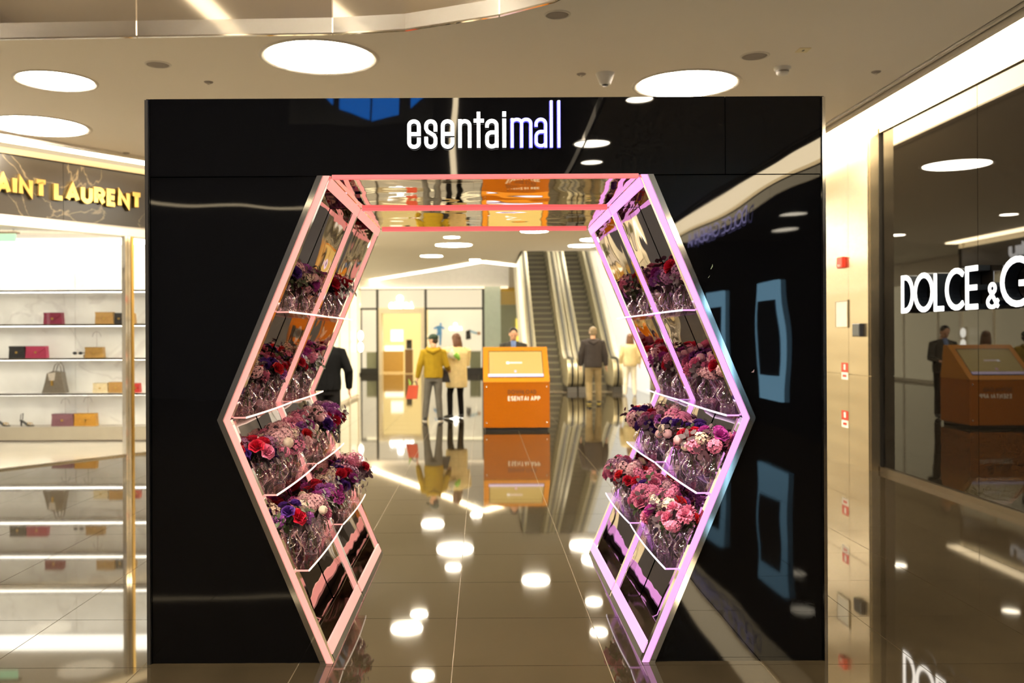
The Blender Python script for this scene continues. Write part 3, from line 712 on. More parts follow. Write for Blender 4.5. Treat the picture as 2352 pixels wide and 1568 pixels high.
for x in (-9,-5.5,-2):  # unseen roof lamps added to brighten the near floor and the arch
    for y in (-2.5,2.5):
        t = thing('atrium_fill_lamp', 'large unseen fill lamp added on the atrium roof, '+('nearer' if y > 0 else 'farther')+' row from the arch, '+{-9:'outer left',-5.5:'middle',-2:'inner right'}[x], 'ceiling lamp', (x,y,9.6), 0, 'added atrium fill lamps')
        for me, nm in ((disc_me,'diffuser'),(ring_me,'ring')):
            o = bpy.data.objects.new(nm, me); COL.objects.link(o); o.parent = t; o.scale = (1.0,1.0,1)
for x in (-2.5,.2,2.0,3.6):  # unseen lamps added to brighten the dark escalator well
    for y in (30.5,36):
        t = thing('well_fill_lamp', 'unseen fill lamp added high over the escalators, '+('front' if y < 33 else 'rear')+' row, '+{-2.5:'first',.2:'second',2.0:'third',3.6:'last'}[x]+' from the left', 'ceiling lamp', (x,y,8.6), 0, 'added fill lamps over the escalators')
        for me, nm in ((disc_me,'diffuser'),(ring_me,'ring')):
            o = bpy.data.objects.new(nm, me); COL.objects.link(o); o.parent = t; o.scale = (.3,.3,1)
def speaker(px, py, w, label):
    x, y = ceil_pt(px, py); r = w/2*y/F; t = thing('ceiling_speaker', label, 'speaker', (x,y,CEIL))
    lathe('grille', [(.0001,-.006),(r*.6,-.006),(r*.97,-.003),(r,.0)], m_grille, t, 28, loc=(0,0,0)); lathe('rim', [(r,0),(r,-.008),(r*1.15,-.006),(r*1.2,0)], m_lipring, t, 28, loc=(0,0,0))
speaker(366,144,50,'grey round ceiling speaker left of the largest lamp'); speaker(1284,34,52,'grey round ceiling speaker near the mirrored bulkhead edge')
speaker(1737,131,56,'grey round ceiling speaker right of the half hidden lamp')
def sprinkler(px, py, label):
    x, y = ceil_pt(px, py); t = thing('sprinkler', label, 'sprinkler', (x,y,CEIL), 0, 'ceiling sprinklers')
    lathe('escutcheon', [(.0001,-.012),(.03,-.012),(.042,-.004),(.044,0)], m_grille, t, 16, loc=(0,0,0)); lathe('nozzle', [(.012,-.012),(.012,-.028),(.0001,-.028)], m_lipring, t, 8, loc=(0,0,0))
sprinkler(482,185,'small ceiling sprinkler left of the largest round lamp'); sprinkler(1338,171,'small ceiling sprinkler left of the cone shaped camera')
sprinkler(2015,169,'small ceiling sprinkler near the dark ceiling slot on the right'); sprinkler(292,347,'small ceiling sprinkler near the luminous band at left')
x, y = ceil_pt(1393,170); t = thing('ceiling_camera', 'white cone shaped ceiling camera beside the half hidden lamp', 'camera', (x,y,CEIL))
lathe('body', [(.09,0),(.085,-.012),(.05,-.10),(.042,-.105),(.0001,-.105)], m_white, t, 20, loc=(0,0,0)); lathe('lens', [(.03,-.105),(.028,-.115),(.0001,-.118)], m_dark, t, 14, loc=(0,0,0))
x, y = ceil_pt(1800,158); t = thing('smoke_detector', 'white smoke detector on the ceiling right of the half hidden lamp', 'detector', (x,y,CEIL))
lathe('base', [(.075,0),(.075,-.02),(.06,-.03)], m_white, t, 20, loc=(0,0,0)); lathe('chamber', [(.055,-.03),(.055,-.055),(.045,-.07),(.0001,-.072)], m_white, t, 20, loc=(0,0,0)); lathe('vent_ring', [(.057,-.036),(.057,-.046)], m_grille, t, 20, loc=(0,0,0))
x, y = ceil_pt(1848,118); t = thing('ceiling_plate', 'small square yellowish plate on the ceiling above the smoke detector', 'plate', (x,y,CEIL))
box('plate', -.05,.05,-.06,.06,-.006,0, mat('yellow_plate', (.8,.7,.45), rough=.4), t, loc=(0,0,0)); box('keyhole', -.008,.008,-.018,.018,-.008,-.006, m_dark, t, loc=(0,0,0))

# ================================================================ SIGNS
def fit_word(parent, text, h, w, length, xf, m, depth, gap=.09, **k):
    def ln(xs):
        u = 0
        for ch in text:
            if ch == ' ': u += k.get('space',.45)*h; continue
            u += G(ch)[1]*(h-w)*xs+w+gap*h
        return u-gap*h
    l0, l1 = ln(0), ln(1); xs = (length-l0)/(l1-l0)
    word(parent, text, h, w, gap, xf, m, depth, xs=xs, **k)
sg = thing('shop_sign', 'raised gold block letters on the dark marble fascia', 'sign', (sl(-1,.0)[0], sl(-1,.0)[1], 3.4))
def xf_s(u, v, d): p = sl(-1.99+u, .012+d); return (p[0], p[1], 3.395+v)
fit_word(sg, 'SAINT LAURENT', .235, .058, 2.16, xf_s, m_gold, .05, gap=.06, space=.28)
m_navy = mat('letter_return', (.008,.012,.02), rough=.3)
sd = thing('shop_sign', 'large white lit letters with deep dark sides on the dark glass', 'sign', (4.62,8.5,1.85))
def dg(y0, z0, text, h, w, ln, xface=4.605):
    before = set(sd.children)
    def xa(u, v, d): return (xface+d, y0-u, z0+v)
    fit_word(sd, text, h, w, ln, xa, m_signw, .008, gap=.03)
    def xb(u, v, d): return (xface+.009+d, y0-u, z0+v)
    n0 = set(sd.children); fit_word(sd, text, h, w, ln, xb, m_navy, .11, gap=.03, name='letter_return')
dg(10.05, 1.85, 'DOLCE', .41, .050, 1.57); dg(8.36, 1.845, '&', .24, .034, .21); dg(8.13, 1.85, 'GABBANA', .44, .052, 2.75)
se = thing('shop_sign', 'violet lit letters high on the near right wall, mirrored in the arch', 'sign', (4.68,-9,3.6))
m_violet = emit('sign_violet', (.50,.45,1), 5)
def xf_e(u, v, d): return (4.66+d, -7.0-u, 3.62+v)
fit_word(se, 'DOLCE GABBANA', .30, .030, 4.4, xf_e, m_violet, .006, gap=.06)
sm = thing('shop_sign', 'white lit letters on the left corridor header, mirrored in the dark glass', 'sign', (LX+.02,21,3.44))
def xf_m(u, v, d): return (LX+.05-d, 19.87+u, 3.44+v)
fit_word(sm, 'MIU MIU', .32, .085, 2.2, xf_m, m_signw, .04, gap=.12)
so_ = thing('shop_sign', 'white glowing sign with an arch symbol over the boutique door', 'sign', (wx(922,OY),OY-.08,2.8))
x0_, x1_ = wx(894,OY), wx(950,OY)
m_glow = emit('sign_glow', (1,.97,.92), 6)
def xf_o(u, v, d): return (x0_+u, OY-.02+d, wz(709,OY)+v)
fit_word(so_, 'OMEGA', .28, .07, x1_-x0_, xf_o, m_glow, .05, gap=.05)
def xf_o2(u, v, d): return (wx(911,OY)+u, OY-.02+d, wz(694,OY)+.02+v)
word(so_, '\u03a9', .30, .075, .05, xf_o2, m_glow, .05)
sp = thing('shop_sign', 'small white glowing sign inside the boutique window', 'sign', (wx(1045,OY),OY+.5,2.0))
def xf_p(u, v, d): return (wx(1031,OY)+u, OY+.5+d, wz(758,OY)+v)
fit_word(sp, 'OMEGA', .16, .04, wx(1061,OY)-wx(1031,OY), xf_p, m_glow, .03, gap=.05)
def xf_p2(u, v, d): return (wx(1041,OY)+u, OY+.5+d, wz(749,OY)+v)
word(sp, '\u03a9', .16, .04, .05, xf_p2, m_glow, .03)
# light boxes on the near right wall, mirrored in the arch front
m_lb = emit('light_box_blue', (.35,.72,1), 4.5); m_lbd = mat('poster_dark', (.02,.03,.05), rough=.4)
for y0, y1, lab in ((-6.35,-5.2,'tall pale blue light box on the near right wall, closer to the arch'), (-9.9,-8.5,'tall pale blue light box on the near right wall, farther from the arch')):
    t = thing('light_box', lab, 'light box', (4.7,(y0+y1)/2,.55)); box('frame', 4.66,4.72,y0,y1,.55,2.48, m_lb, t); box('poster', 4.645,4.66,y0+.12,y1-.1,1.0,2.15, m_lbd, t)

# ================================================================ PIER FITTINGS (steel wall on the right)
SX = 4.575
def pier(px, py): Yp = SX*F/(px-CX); return Yp, wz(py,Yp)
m_red = mat('alarm_red', (.55,.03,.015), rough=.35); m_sticker = mat('sticker_white', (.8,.78,.72), rough=.5)
yp, zp = pier(1937,607); t = thing('fire_alarm', 'small red fire alarm horn on the steel pier', 'alarm', (SX,yp,zp))
box('horn', -.05,0,-.09,.09,-.07,.07, m_red, t, bev=.008, loc=(0,0,0)); lathe('strobe', [(.0001,-.075),(.03,-.075),(.04,-.05)], m_sticker, t, 12, loc=(-.03,0,.02))
yp, zp = pier(1935,727); t = thing('notice_frame', 'pale framed notice on the steel pier above the card reader', 'notice', (SX,yp,zp))
box('sheet', -.008,0,-.19,.19,-.15,.17, mat('notice_paper', (.62,.58,.50), rough=.5), t, loc=(0,0,0))
for a in ((-.2,.2,.17,.185),(-.2,.2,-.165,-.15),(-.2,-.185,-.15,.17),(.185,.2,-.15,.17)): box('frame_bar', -.015,0,a[0],a[1],a[2],a[3], m_steel_d, t, loc=(0,0,0))
yp, zp = pier(1975,762); t = thing('card_reader', 'dark card reader box on the steel pier', 'card reader', (SX,yp,zp))
box('body', -.05,0,-.11,.11,-.08,.08, mat('reader_black', (.02,.022,.03), rough=.2), t, bev=.008, loc=(0,0,0)); box('screen', -.052,-.05,-.09,.09,-.06,.06, mat('reader_screen', (.03,.04,.06), rough=.05), t, loc=(0,0,0))
for py, lab in ((855,'upper red and white safety sticker on the steel pier'), (965,'lower red and white safety sticker on the steel pier')):
    yp, zp = pier(1940,py); t = thing('safety_sticker', lab, 'sticker', (SX,yp,zp), 0, 'safety stickers')
    box('red_field', -.003,0,-.10,.10,-.02,.10, m_red, t, loc=(0,0,0)); box('white_field', -.003,0,-.10,.10,-.11,-.021, m_sticker, t, loc=(0,0,0))
    box('pictogram', -.004,-.003,-.03,.03,.01,.08, m_sticker, t, loc=(0,0,0)); box('pictogram', -.004,-.003,-.06,.06,-.08,-.05, m_red, t, loc=(0,0,0))
yl, zl = pier(822+900,785)
t = thing('wall_lamp', 'double globe wall lamp on the left corridor wall', 'lamp', (LX,24.1,1.3))
v, f = ell_vf((0,0,0),(.07,.07,.13),12,8)
for dz_ in (.0,.3): obj('globe', v, f, emit('globe_glow', (1,.95,.82), 5), t, True, loc=(.09,0,dz_+.05))
box('bracket', 0,.03,-.03,.03,-.1,.5, m_steel_d, t, loc=(0,0,0))

# ================================================================ BAG SHOP GOODS
GY = BY+.16
def gx(px): return wx(px, GY)
SH = [wz(663,BY+.2), wz(740,BY+.2), wz(817,BY+.2), wz(897,BY+.2)]
m_under = emit('under_shelf_light', (1,.95,.86), 9.0, True)
m_shelf = mat('smoked_mirror', (.16,.14,.11), rough=.06, metal=.8)
for z, lab in zip(SH, ('empty dark edged wall shelf, highest in the bag shop','dark edged wall shelf with a wine red clutch and quilted bags','dark edged wall shelf with sunglasses and a patterned clutch','dark edged wall shelf with the slouchy grey tote')):
    t = thing('display_shelf', lab, 'shelf', (-8,BY+.2,z), 0, 'bag shop shelves')
    box('board', -12.8, LX-.75, BY+.0, BY+.40, z-.028, z-.004, m_shelf, t); box('glass_top', -12.8, LX-.75, BY+.0, BY+.40, z-.004, z, m_white, t); box('front_rail', -12.8, LX-.75, BY-.008, BY, z-.03, z+.002, m_shelf, t); box('shelf_light', -12.8, LX-.8, BY+.03, BY+.08, z-.034, z-.0285, m_under, t)
ZPL = .235
def leather(n, c): return mat('leather_'+n, c, rough=.4, noise=.25, scale=30, bump=.2, bscale=60, bdist=.004)
def hook(t, x, z, h=.30):
    tube('stand_wire', [(x,GY+.06,z),(x,GY+.06,z+h)], .004, m_grille, t, 6); tube('stand_arm', [(x-.07,GY+.06,z+h-.09),(x-.05,GY+.06,z+h-.03),(x,GY+.06,z+h),(x+.05,GY+.06,z+h-.03),(x+.07,GY+.06,z+h-.09)], .004, m_grille, t, 6)
def envelope(px0, px1, z, h, m, label, wire=0, quilt=False):
    a, b = gx(px0), gx(px1); t = thing('clutch_bag', label, 'bag', ((a+b)/2,GY,z)); e = .012; d0, d1 = GY-.05, GY+.05
    prism('body', [(a,z),(b,z),(b-e,z+h*.97),(a+e,z+h*.97)], d0, d1, m, t)
    prism('flap', [(a+e*.6,z+h),(b-e*.6,z+h),(b-e,z+h*.82),((a+b)/2+.02,z+h*.40),((a+b)/2-.02,z+h*.40),(a+e,z+h*.82)], d0-.012, d0, m, t)
    box('flap_top', a+e, b-e, d0-.012, d1, z+h*.97, z+h, m, t); box('clasp', (a+b)/2-.016, (a+b)/2+.016, d0-.02, d0-.012, z+h*.40, z+h*.56, m_gold, t)
    if quilt:
        for k in range(5): tube('seam', [(a+(b-a)*(k+.5)/6, d0-.002, z+h*.05),(a+(b-a)*(k+1.2)/6, d0-.002, z+h*.38)], .003, m, t, 5)
    if wire: hook(t, (a+b)/2, z+h*.6, wire)
L_w = leather('wine', (.22,.015,.05)); L_t = leather('tan', (.50,.29,.09)); L_k = leather('black', (.025,.024,.026)); L_p = leather('raspberry', (.42,.035,.10)); L_g = leather('pattern_gold', (.42,.24,.06))
L_m = leather('mauve', (.22,.10,.13)); L_o = leather('ochre', (.56,.28,.035)); L_c = leather('cream', (.80,.68,.44)); L_r = leather('red', (.5,.03,.03)); L_s = leather('grey', (.17,.145,.115))
envelope(103,146,SH[1],.185,L_w,'wine red envelope clutch alone on the second bag shelf')
envelope(221,264,SH[1],.19,L_t,'tan quilted flap bag on the second shelf beside the black one',quilt=True); envelope(265,288,SH[1],.175,L_k,'black flap bag on the second shelf next to the chrome post',quilt=True)
envelope(297,312,SH[1],.17,L_t,'narrow tan bag on the second shelf just right of the chrome post')
envelope(23,61,SH[2],.19,L_k,'black quilted flap bag on the third shelf at far left',quilt=True); envelope(61.5,110,SH[2],.19,L_p,'raspberry quilted flap bag beside the black one on third shelf',quilt=True)
envelope(197,240,SH[2],.17,L_g,'patterned gold envelope clutch under a wire hanger',wire=.32)
envelope(215,250,SH[3],.155,L_c,'cream flap bag on the fourth shelf'); envelope(250.5,287,SH[3],.17,L_t,'tan flap bag beside the cream one on the fourth shelf',quilt=True); envelope(304,323,SH[3],.15,L_r,'red bag on the fourth shelf right of the chrome post')
envelope(120,171,ZPL,.195,L_m,'mauve envelope clutch on the marble plinth under a wire hanger',wire=.32); envelope(172,223,ZPL,.20,L_o,'ochre envelope clutch on the marble plinth under a wire hanger',wire=.34)
# slouchy tote
a, b, z = gx(100), gx(154), SH[3]; t = thing('tote_bag', 'slouchy grey leather tote with looped handles on the fourth shelf', 'bag', ((a+b)/2,GY,z))
prism('body', [(a,z),(b,z),(b-.035,z+.17),(b-.06,z+.33),(a+.17,z+.35),(a+.08,z+.31),(a+.05,z+.17)], GY-.07, GY+.07, L_s, t)
for dy in (-.05,.05): tube('handle', [(a+.17,GY+dy,z+.33),(a+.2,GY+dy,z+.44),(a+.25,GY+dy,z+.48),(a+.29,GY+dy,z+.42),(b-.07,GY+dy,z+.32)], .009, L_s, t, 6)
box('clasp', a+.15, a+.18, GY-.085, GY-.07, z+.12, z+.20, m_gold, t); prism('flap', [(a+.10,z+.31),(a+.22,z+.33),(a+.20,z+.2),(a+.12,z+.2)], GY-.078, GY-.07, leather('grey_light', (.55,.50,.44)), t)
# sunglasses on a small block
a = gx(165); t = thing('sunglasses', 'black sunglasses on a small pale block beside the patterned clutch', 'sunglasses', (a+.1,GY,SH[2]))
box('block', a,a+.2,GY-.05,GY+.05,SH[2],SH[2]+.05,m_white,t,bev=.005)
for dx in (.055,.145): obj('lens', *ell_vf((a+dx,GY-.02,SH[2]+.075),(.036,.008,.025),10,6), L_k, t, True)
tube('bridge', [(a+.09,GY-.02,SH[2]+.085),(a+.11,GY-.02,SH[2]+.085)], .004, m_gold, t, 6)
for dx in (.02,.18): tube('temple', [(a+dx,GY-.02,SH[2]+.08),(a+dx,GY+.08,SH[2]+.07)], .004, L_k, t, 6)
def sandal(px, label):
    x = gx(px); z = ZPL; t = thing('sandal', label, 'shoe', (x,GY,z), 0, 'sandals on the plinth')
    bm = bmesh.new(); pts = [(x-.07,z+.10),(x-.02,z+.07),(x+.05,z+.015),(x+.13,z+.01)]
    profile = pts+[(p[0],p[1]-.012) for p in pts[::-1]]
    prism('sole', profile, GY-.04, GY+.04, L_k, t); prism('heel', [(x-.07,z),(x-.058,z),(x-.045,z+.085),(x-.072,z+.095)], GY-.012, GY+.012, L_k, t)
    for q in ((x+.06,z+.02),(x+.10,z+.015)): tube('strap', [(q[0],GY-.04,q[1]),(q[0]-.01,GY-.02,q[1]+.04),(q[0]-.01,GY+.02,q[1]+.04),(q[0],GY+.04,q[1])], .006, m_gold, t, 6)
    tube('ankle_strap', [(x-.06,GY-.035,z+.10),(x-.05,GY-.035,z+.19),(x-.03,GY,z+.2),(x-.05,GY+.035,z+.19),(x-.06,GY+.035,z+.10)], .006, L_k, t, 6)
sandal(2,'black strappy heeled sandal at the left edge of the plinth'); sandal(57,'black strappy heeled sandal left of the mauve clutch')
t = thing('exit_sign', 'pale green hanging exit sign inside the bag shop', 'sign', (wx(15,12.6),12.6,2.9))
xa = wx(-30,12.6); box('plate', xa, wx(36,12.6), 12.6, 12.63, wz(549,12.6), wz(531,12.6), emit('exit_green', (.55,1,.6), .9), t); box('housing', xa, wx(42,12.6), 12.58, 12.66, wz(531,12.6), wz(526,12.6), m_grille, t)
tube('hanger', [(wx(30,12.6),12.62,wz(526,12.6)),(wx(30,12.6),12.62,3.13)], .006, m_grille, t, 6)

# ================================================================ KIOSK
KY = F*H/218; kx0, kx1 = (1110-CX)/218*H, (1262-CX)/218*H; zf = H-106/218*H; KT = KY*1.048; ztop = wz(797,KT)
m_or = mat('orange_panel', (.38,.105,.0015), rough=.22, noise=.05); m_or_lit = mat('orange_console_lit', (.52,.20,.010), rough=.3, noise=.04)  # console orange made paler, painting in the light on its tilted face
kk = thing('kiosk', 'orange information kiosk with tilted screen in the middle of the hall', 'kiosk', ((kx0+kx1)/2,KY,0))
profile_x('pedestal', [(KY,.06),(KY,zf),(KT+.25,zf),(KT+.25,.06)], kx0, kx1, m_or, kk)
profile_x('console', [(KY-.012,zf+.003),(KT,ztop),(KT+.12,ztop),(KT+.25,zf+.003)], kx0-.004, kx1+.004, m_or_lit, kk)
box('foot', kx0+.03, kx1-.03, KY+.03, KT+.2, 0, .06, m_dark, kk)
for x in (kx0+.05, kx1-.05):
    for z in (.14, zf-.08): lathe('bolt', [(.0001,0),(.012,0),(.014,.006)], m_chrome, kk, 8, loc=(x-(kx0+kx1)/2, -.004, z)).rotation_euler.x = -PI/2
kd = Vector((0, KT-KY+.012, ztop-zf-.003)); kn = Vector((0, -kd.z, kd.y)).normalized()
def kp(px, v, o): p = Vector((0,KY-.012,zf+.003))+kd*v+kn*o; xx = kx0+(kx1-kx0)*(px-1110)/152; return (xx, p.y, p.z)
def kq(name, px0, px1, v0, v1, o, m, par, th=.004):
    V = [kp(px0,v0,o),kp(px1,v0,o),kp(px1,v1,o),kp(px0,v1,o)]+[kp(px0,v0,o-th),kp(px1,v0,o-th),kp(px1,v1,o-th),kp(px0,v1,o-th)]
    return obj(name, V, [(0,1,2,3),(7,6,5,4),(0,4,5,1),(1,5,6,2),(2,6,7,3),(3,7,4,0)], m, par)
bz = kq('screen_bezel', 1122, 1250, .12, .88, .003, m_dark, kk)
scn = kq('screen', 1123.5, 1248.5, .22, .855, .006, emit('screen_amber', (.80,.53,.10), .62), kk)
kq('screen_bar', 1121, 1249, .145, .215, .009, emit('screen_lilac', (.92,.72,1), .95), kk)
kq('screen_icon', 1164, 1171, .50, .56, .009, emit('screen_white', (1,.95,.9), 1.2), scn)
kq('screen_text', 1172, 1201, .515, .55, .009, emit('screen_pink', (1,.75,.7), 1.0), scn); kq('screen_icon', 1182, 1187, .26, .32, .009, emit('screen_rose', (1,.5,.7), 1.0), scn)
m_brown = mat('print_brown', (.07,.016,.002), rough=.5); m_pw = mat('print_white', (.9,.85,.75), rough=.5)
k1 = (1166-1110)/152*(kx1-kx0)+kx0; ks = (kx1-kx0)/152
def xf_k1(u, v, d): return (k1+u, KY-.004+d, wz(905,KY)+v)
fit_word(kk, 'DOWNLOAD', 9.5*KY/F, .012, 65*ks, xf_k1, m_brown, .003, gap=.12)
def xf_k2(u, v, d): return (k1+u, KY-.004+d, wz(920.5,KY)+v)
fit_word(kk, 'ESENTAI APP', 10.5*KY/F, .015, 74*ks, xf_k2, m_pw, .003, gap=.10, space=.35)

# ================================================================ ESCALATORS
m_step = mat('escalator_step', (.11,.10,.075), rough=.45, metal=.2); m_riser = mat('step_riser', (.26,.24,.16), rough=.4, metal=.2)
m_bal = mat('balustrade_steel', (.50,.45,.29), rough=.3, metal=.25); m_rub = mat('handrail_rubber', (.015,.015,.013), rough=.35); m_clad = mat('escalator_cladding', (.80,.77,.66), rough=.3)
EY = F*H/126
def escalator(xa, xb, wl, wr, label):
    t = thing('escalator', label, 'escalator', ((xa+xb)/2,EY,0), 0, 'escalators')
    N = 38; run, rise = .35, .202; y0 = EY+.45
    box('landing_plate', xa, xb, EY-.75, y0, 0, .012, m_steel_d, t)
    v, f = box_vf(xa, xb, 0, run+.06, -rise-.1, 0); sme = mk('step', (v, f), False); sme.materials[0] = m_step
    nose = mk('nosing', box_vf(xa+.01, xb-.01, -.008, .0, -.045, -.005), False); nose.materials[0] = m_riser
    for i in range(N):
        st = link('step', sme, t); st.parent = t; st.matrix_parent_inverse = Matrix.Translation((-(xa+xb)/2,-EY,0)); st.location = (0, y0+i*run, (i+1)*rise)
        no = link('nosing', nose, st, loc=(0,0,0))
    sl_ = rise/run; ytop = y0+N*run; ztp = N*rise
    for (p, q, sd_) in ((xa-wl, xa, -1), (xb, xb+wr, 1)):
        b0, b1 = (q-.28, q-.01) if sd_ < 0 else (p+.01, p+.28)
        profile_x('base', [(EY-.85,0),(EY-.80,.16),(EY+.3,.16),(y0+.5,.20),(y0+.9,.1),(y0+.9,0)], b0-.005, b1+.005, m_dark, t)
        arcp = [(EY-.62+.36*math.cos(math.radians(aa)), .56+.40*math.sin(math.radians(aa))) for aa in range(270, 89, -15)]
        path = arcp+[(EY+.35,.96),(y0+.5,.96+.5*sl_*.8),(ytop,ztp+.95+.2)]
        low = [(EY-.62,.17),(EY+.3,.17),(y0+.6,.20),(ytop,ztp-.3)]
        profile_x('balustrade', low+[(a_,b_-.015) for a_,b_ in path[::-1][:-1]], b0, b1, m_bal, t)
        cc = (b0+b1)/2
        tube('handrail', [(cc,a_,b_+.01) for a_,b_ in path], .038, m_rub, t, 8, ref=(1,0,0))
        for dx in (-.075,.075): tube('deck_groove', [(cc+dx,a_,b_-.012) for a_,b_ in path], .010, m_rub, t, 6, ref=(1,0,0))
        if q-p > .4:
            c0_, c1_ = (p, b0-.006) if sd_ < 0 else (b1+.006, q)
            profile_x('cladding', [(EY-.1,0),(EY-.1,.5),(EY+.35,.95),(y0+.5,.95+.5*sl_*.8),(ytop,ztp+1.1),(ytop,ztp-.8),(y0+1.2,0)], c0_, c1_, m_clad, t)
escalator(1.66, 2.42, .42, .30, 'left escalator climbing away behind the orange kiosk'); escalator(3.03, 3.72, .30, .42, 'right escalator climbing away beside the white wall')

# ================================================================ BOUTIQUE FITTINGS
def vitrine(x0,x1,y0,z1,m,label,top=None):
    t = thing('display_pedestal', label, 'pedestal', ((x0+x1)/2,y0,.0)); zb = .27 if y0 < OY+.9 else .004
    box('column', x0, x1, y0, y0+.4, zb, z1, m, t); box('cap', x0-.02, x1+.02, y0-.02, y0+.42, z1, z1+.03, m_white, t)
    if top: box('glass_case', x0+.02, x1-.02, y0+.02, y0+.38, z1+.03, z1+top, m_clear, t); box('dark_case_back', x0+.04, x1-.04, y0+.3, y0+.34, z1+.03, z1+top-.02, m_dark, t)
m_ped = mat('sage_pedestal', (.30,.32,.22), rough=.4); m_pedb = mat('brown_pedestal', (.22,.12,.045), rough=.4)
vitrine(wx(840,OY), wx(864,OY), OY+.25, wz(808,OY), m_ped, 'sage green pedestal in the narrow left boutique window')
vitrine(wx(1079,OY), wx(1104,OY), OY+.25, wz(807,OY), m_ped, 'sage green pedestal in the right boutique window beside the kiosk')
vitrine(wx(928,OY)-.1, wx(943,OY)-.05, OY+1.6, 1.05, m_pedb, 'brown pedestal with a glass case inside the boutique door', top=.45)
t = thing('wall_cabinet', 'glowing glass wall cabinet at the back of the boutique', 'cabinet', (wx(900,OY+3.7),OY+3.7,0)); c0, c1 = wx(878,OY+3.7), wx(926,OY+3.7)
box('base', c0, c1, OY+3.6, OY+3.95, .004, .95, mat('honey_wood', (.55,.33,.08), rough=.4), t); box('lit_shelf', c0, c1-1.0, OY+3.6, OY+3.95, .95, 1.2, emit('cabinet_glow', (1,.88,.62), 1.6), t); box('lit_shelf', c1-.85, c1, OY+3.6, OY+3.95, .95, 1.2, MATS['cabinet_glow'], t)
box('lit_niche', c1-.6, c1-.02, OY+3.9, OY+3.95, 1.4, 1.95, MATS['cabinet_glow'], t)
# printed figures on the window
m_bluep = mat('print_blue', (.12,.36,.75), rough=.5); m_skinp = mat('print_skin', (.6,.36,.25), rough=.5)
t = thing('window_print', 'blue print of a leaping athlete in the boutique window', 'poster', (wx(1008,OY),OY+.86,1.2)); PYp = OY+.86
def pr(name, pts, m, par): return prism(name, [(wx(a,PYp), wz(b,PYp)) for a,b in pts], PYp, PYp+.01, m, par)
pr('torso', [(1003,748),(1014,746),(1015,764),(1005,766)], m_bluep, t); pr('arm', [(996,752),(1004,748),(1005,753),(997,756)], m_bluep, t); pr('arm', [(1013,747),(1021,752),(1020,756),(1012,752)], m_bluep, t)
pr('leg', [(1005,764),(1011,765),(1003,776),(994,778),(995,773)], m_bluep, t); pr('leg', [(1009,764),(1015,764),(1013,792),(1009,792)], m_bluep, t); pr('head', [(1010,741),(1014,741),(1015,746),(1010,746)], m_bluep, t)
t = thing('window_print', 'print of a crouching athlete in black and pale blue in the boutique window', 'poster', (wx(1086,OY),OY+.86,1.2))
pr('body', [(1070,760),(1080,756),(1082,778),(1070,780)], m_dark, t); pr('torso', [(1078,756),(1098,763),(1096,768),(1082,764)], mat('print_pale_blue', (.45,.62,.8), rough=.5), t); pr('head', [(1096,762),(1103,761),(1104,768),(1097,770)], m_skinp, t)

# ================================================================ PEOPLE
def remesh(name, vf, vox, mt, parent, it=4):
    me = bpy.data.meshes.new(name); me.from_pydata([tuple(v) for v in vf[0]], [], vf[1]); me.update()
    tmp = bpy.data.objects.new('tmp', me); COL.objects.link(tmp)
    r = tmp.modifiers.new('r','REMESH'); r.mode = 'VOXEL'; r.voxel_size = vox
    sm_ = tmp.modifiers.new('s','SMOOTH'); sm_.iterations = it; sm_.factor = .5
    bpy.context.view_layer.update(); dg_ = bpy.context.evaluated_depsgraph_get()
    me2 = bpy.data.meshes.new_from_object(tmp.evaluated_get(dg_)); bpy.data.objects.remove(tmp); bpy.data.meshes.remove(me)
    me2.name = name; me2.materials.clear(); me2.materials.append(mt)
    me2.polygons.foreach_set('use_smooth', [True]*len(me2.polygons))
    return link(name, me2, parent, loc=(0,0,0))
def rings(L): # (z, rx, ry, xoff, yoff)
    return tube_vf([(l[3] if len(l) > 3 else 0, l[4] if len(l) > 4 else 0, l[0]) for l in L], [(l[1], l[2]) for l in L], 16, ref=(0,1,0))
def flip(vf): return vf
def hand_vf(w, d, side, k):
    w = Vector(w); d = Vector(d).normalized(); s_ = Vector(side) - d*Vector(side).dot(d); s_.normalize(); n_ = d.cross(s_)
    parts = [tube_vf([w-d*.03*k, w+d*.02*k, w+d*.05*k, w+d*.088*k], [(.022*k,.026*k),(.020*k,.034*k),(.018*k,.042*k),(.015*k,.038*k)], 10, ref=tuple(s_))]
    for i, (o, ln) in enumerate(((-.030,.066),(-.010,.078),(.011,.072),(.030,.055))):
        b = w+d*.082*k+s_*o*k; c = b+d*ln*.5*k+n_*.008*k; e = b+d*ln*.85*k+n_*.03*k
        parts.append(tube_vf([b-d*.012*k, c, e], [.0092*k,.0085*k,.007*k], 7))
    b = w+d*.028*k-s_*.030*k; parts.append(tube_vf([b, b+d*.03*k-s_*.022*k+n_*.008*k, b+d*.058*k-s_*.022*k+n_*.018*k], [.012*k,.0105*k,.008*k], 7))
    return parts
SKIN = mat('skin', (.62,.36,.24), rough=.5, noise=.08, scale=30)
def cloth(n, c, bump=.35): return mat('cloth_'+n, c, rough=.9, spec=.15, noise=.18, scale=14, bump=bump, bscale=11, bdist=.02)
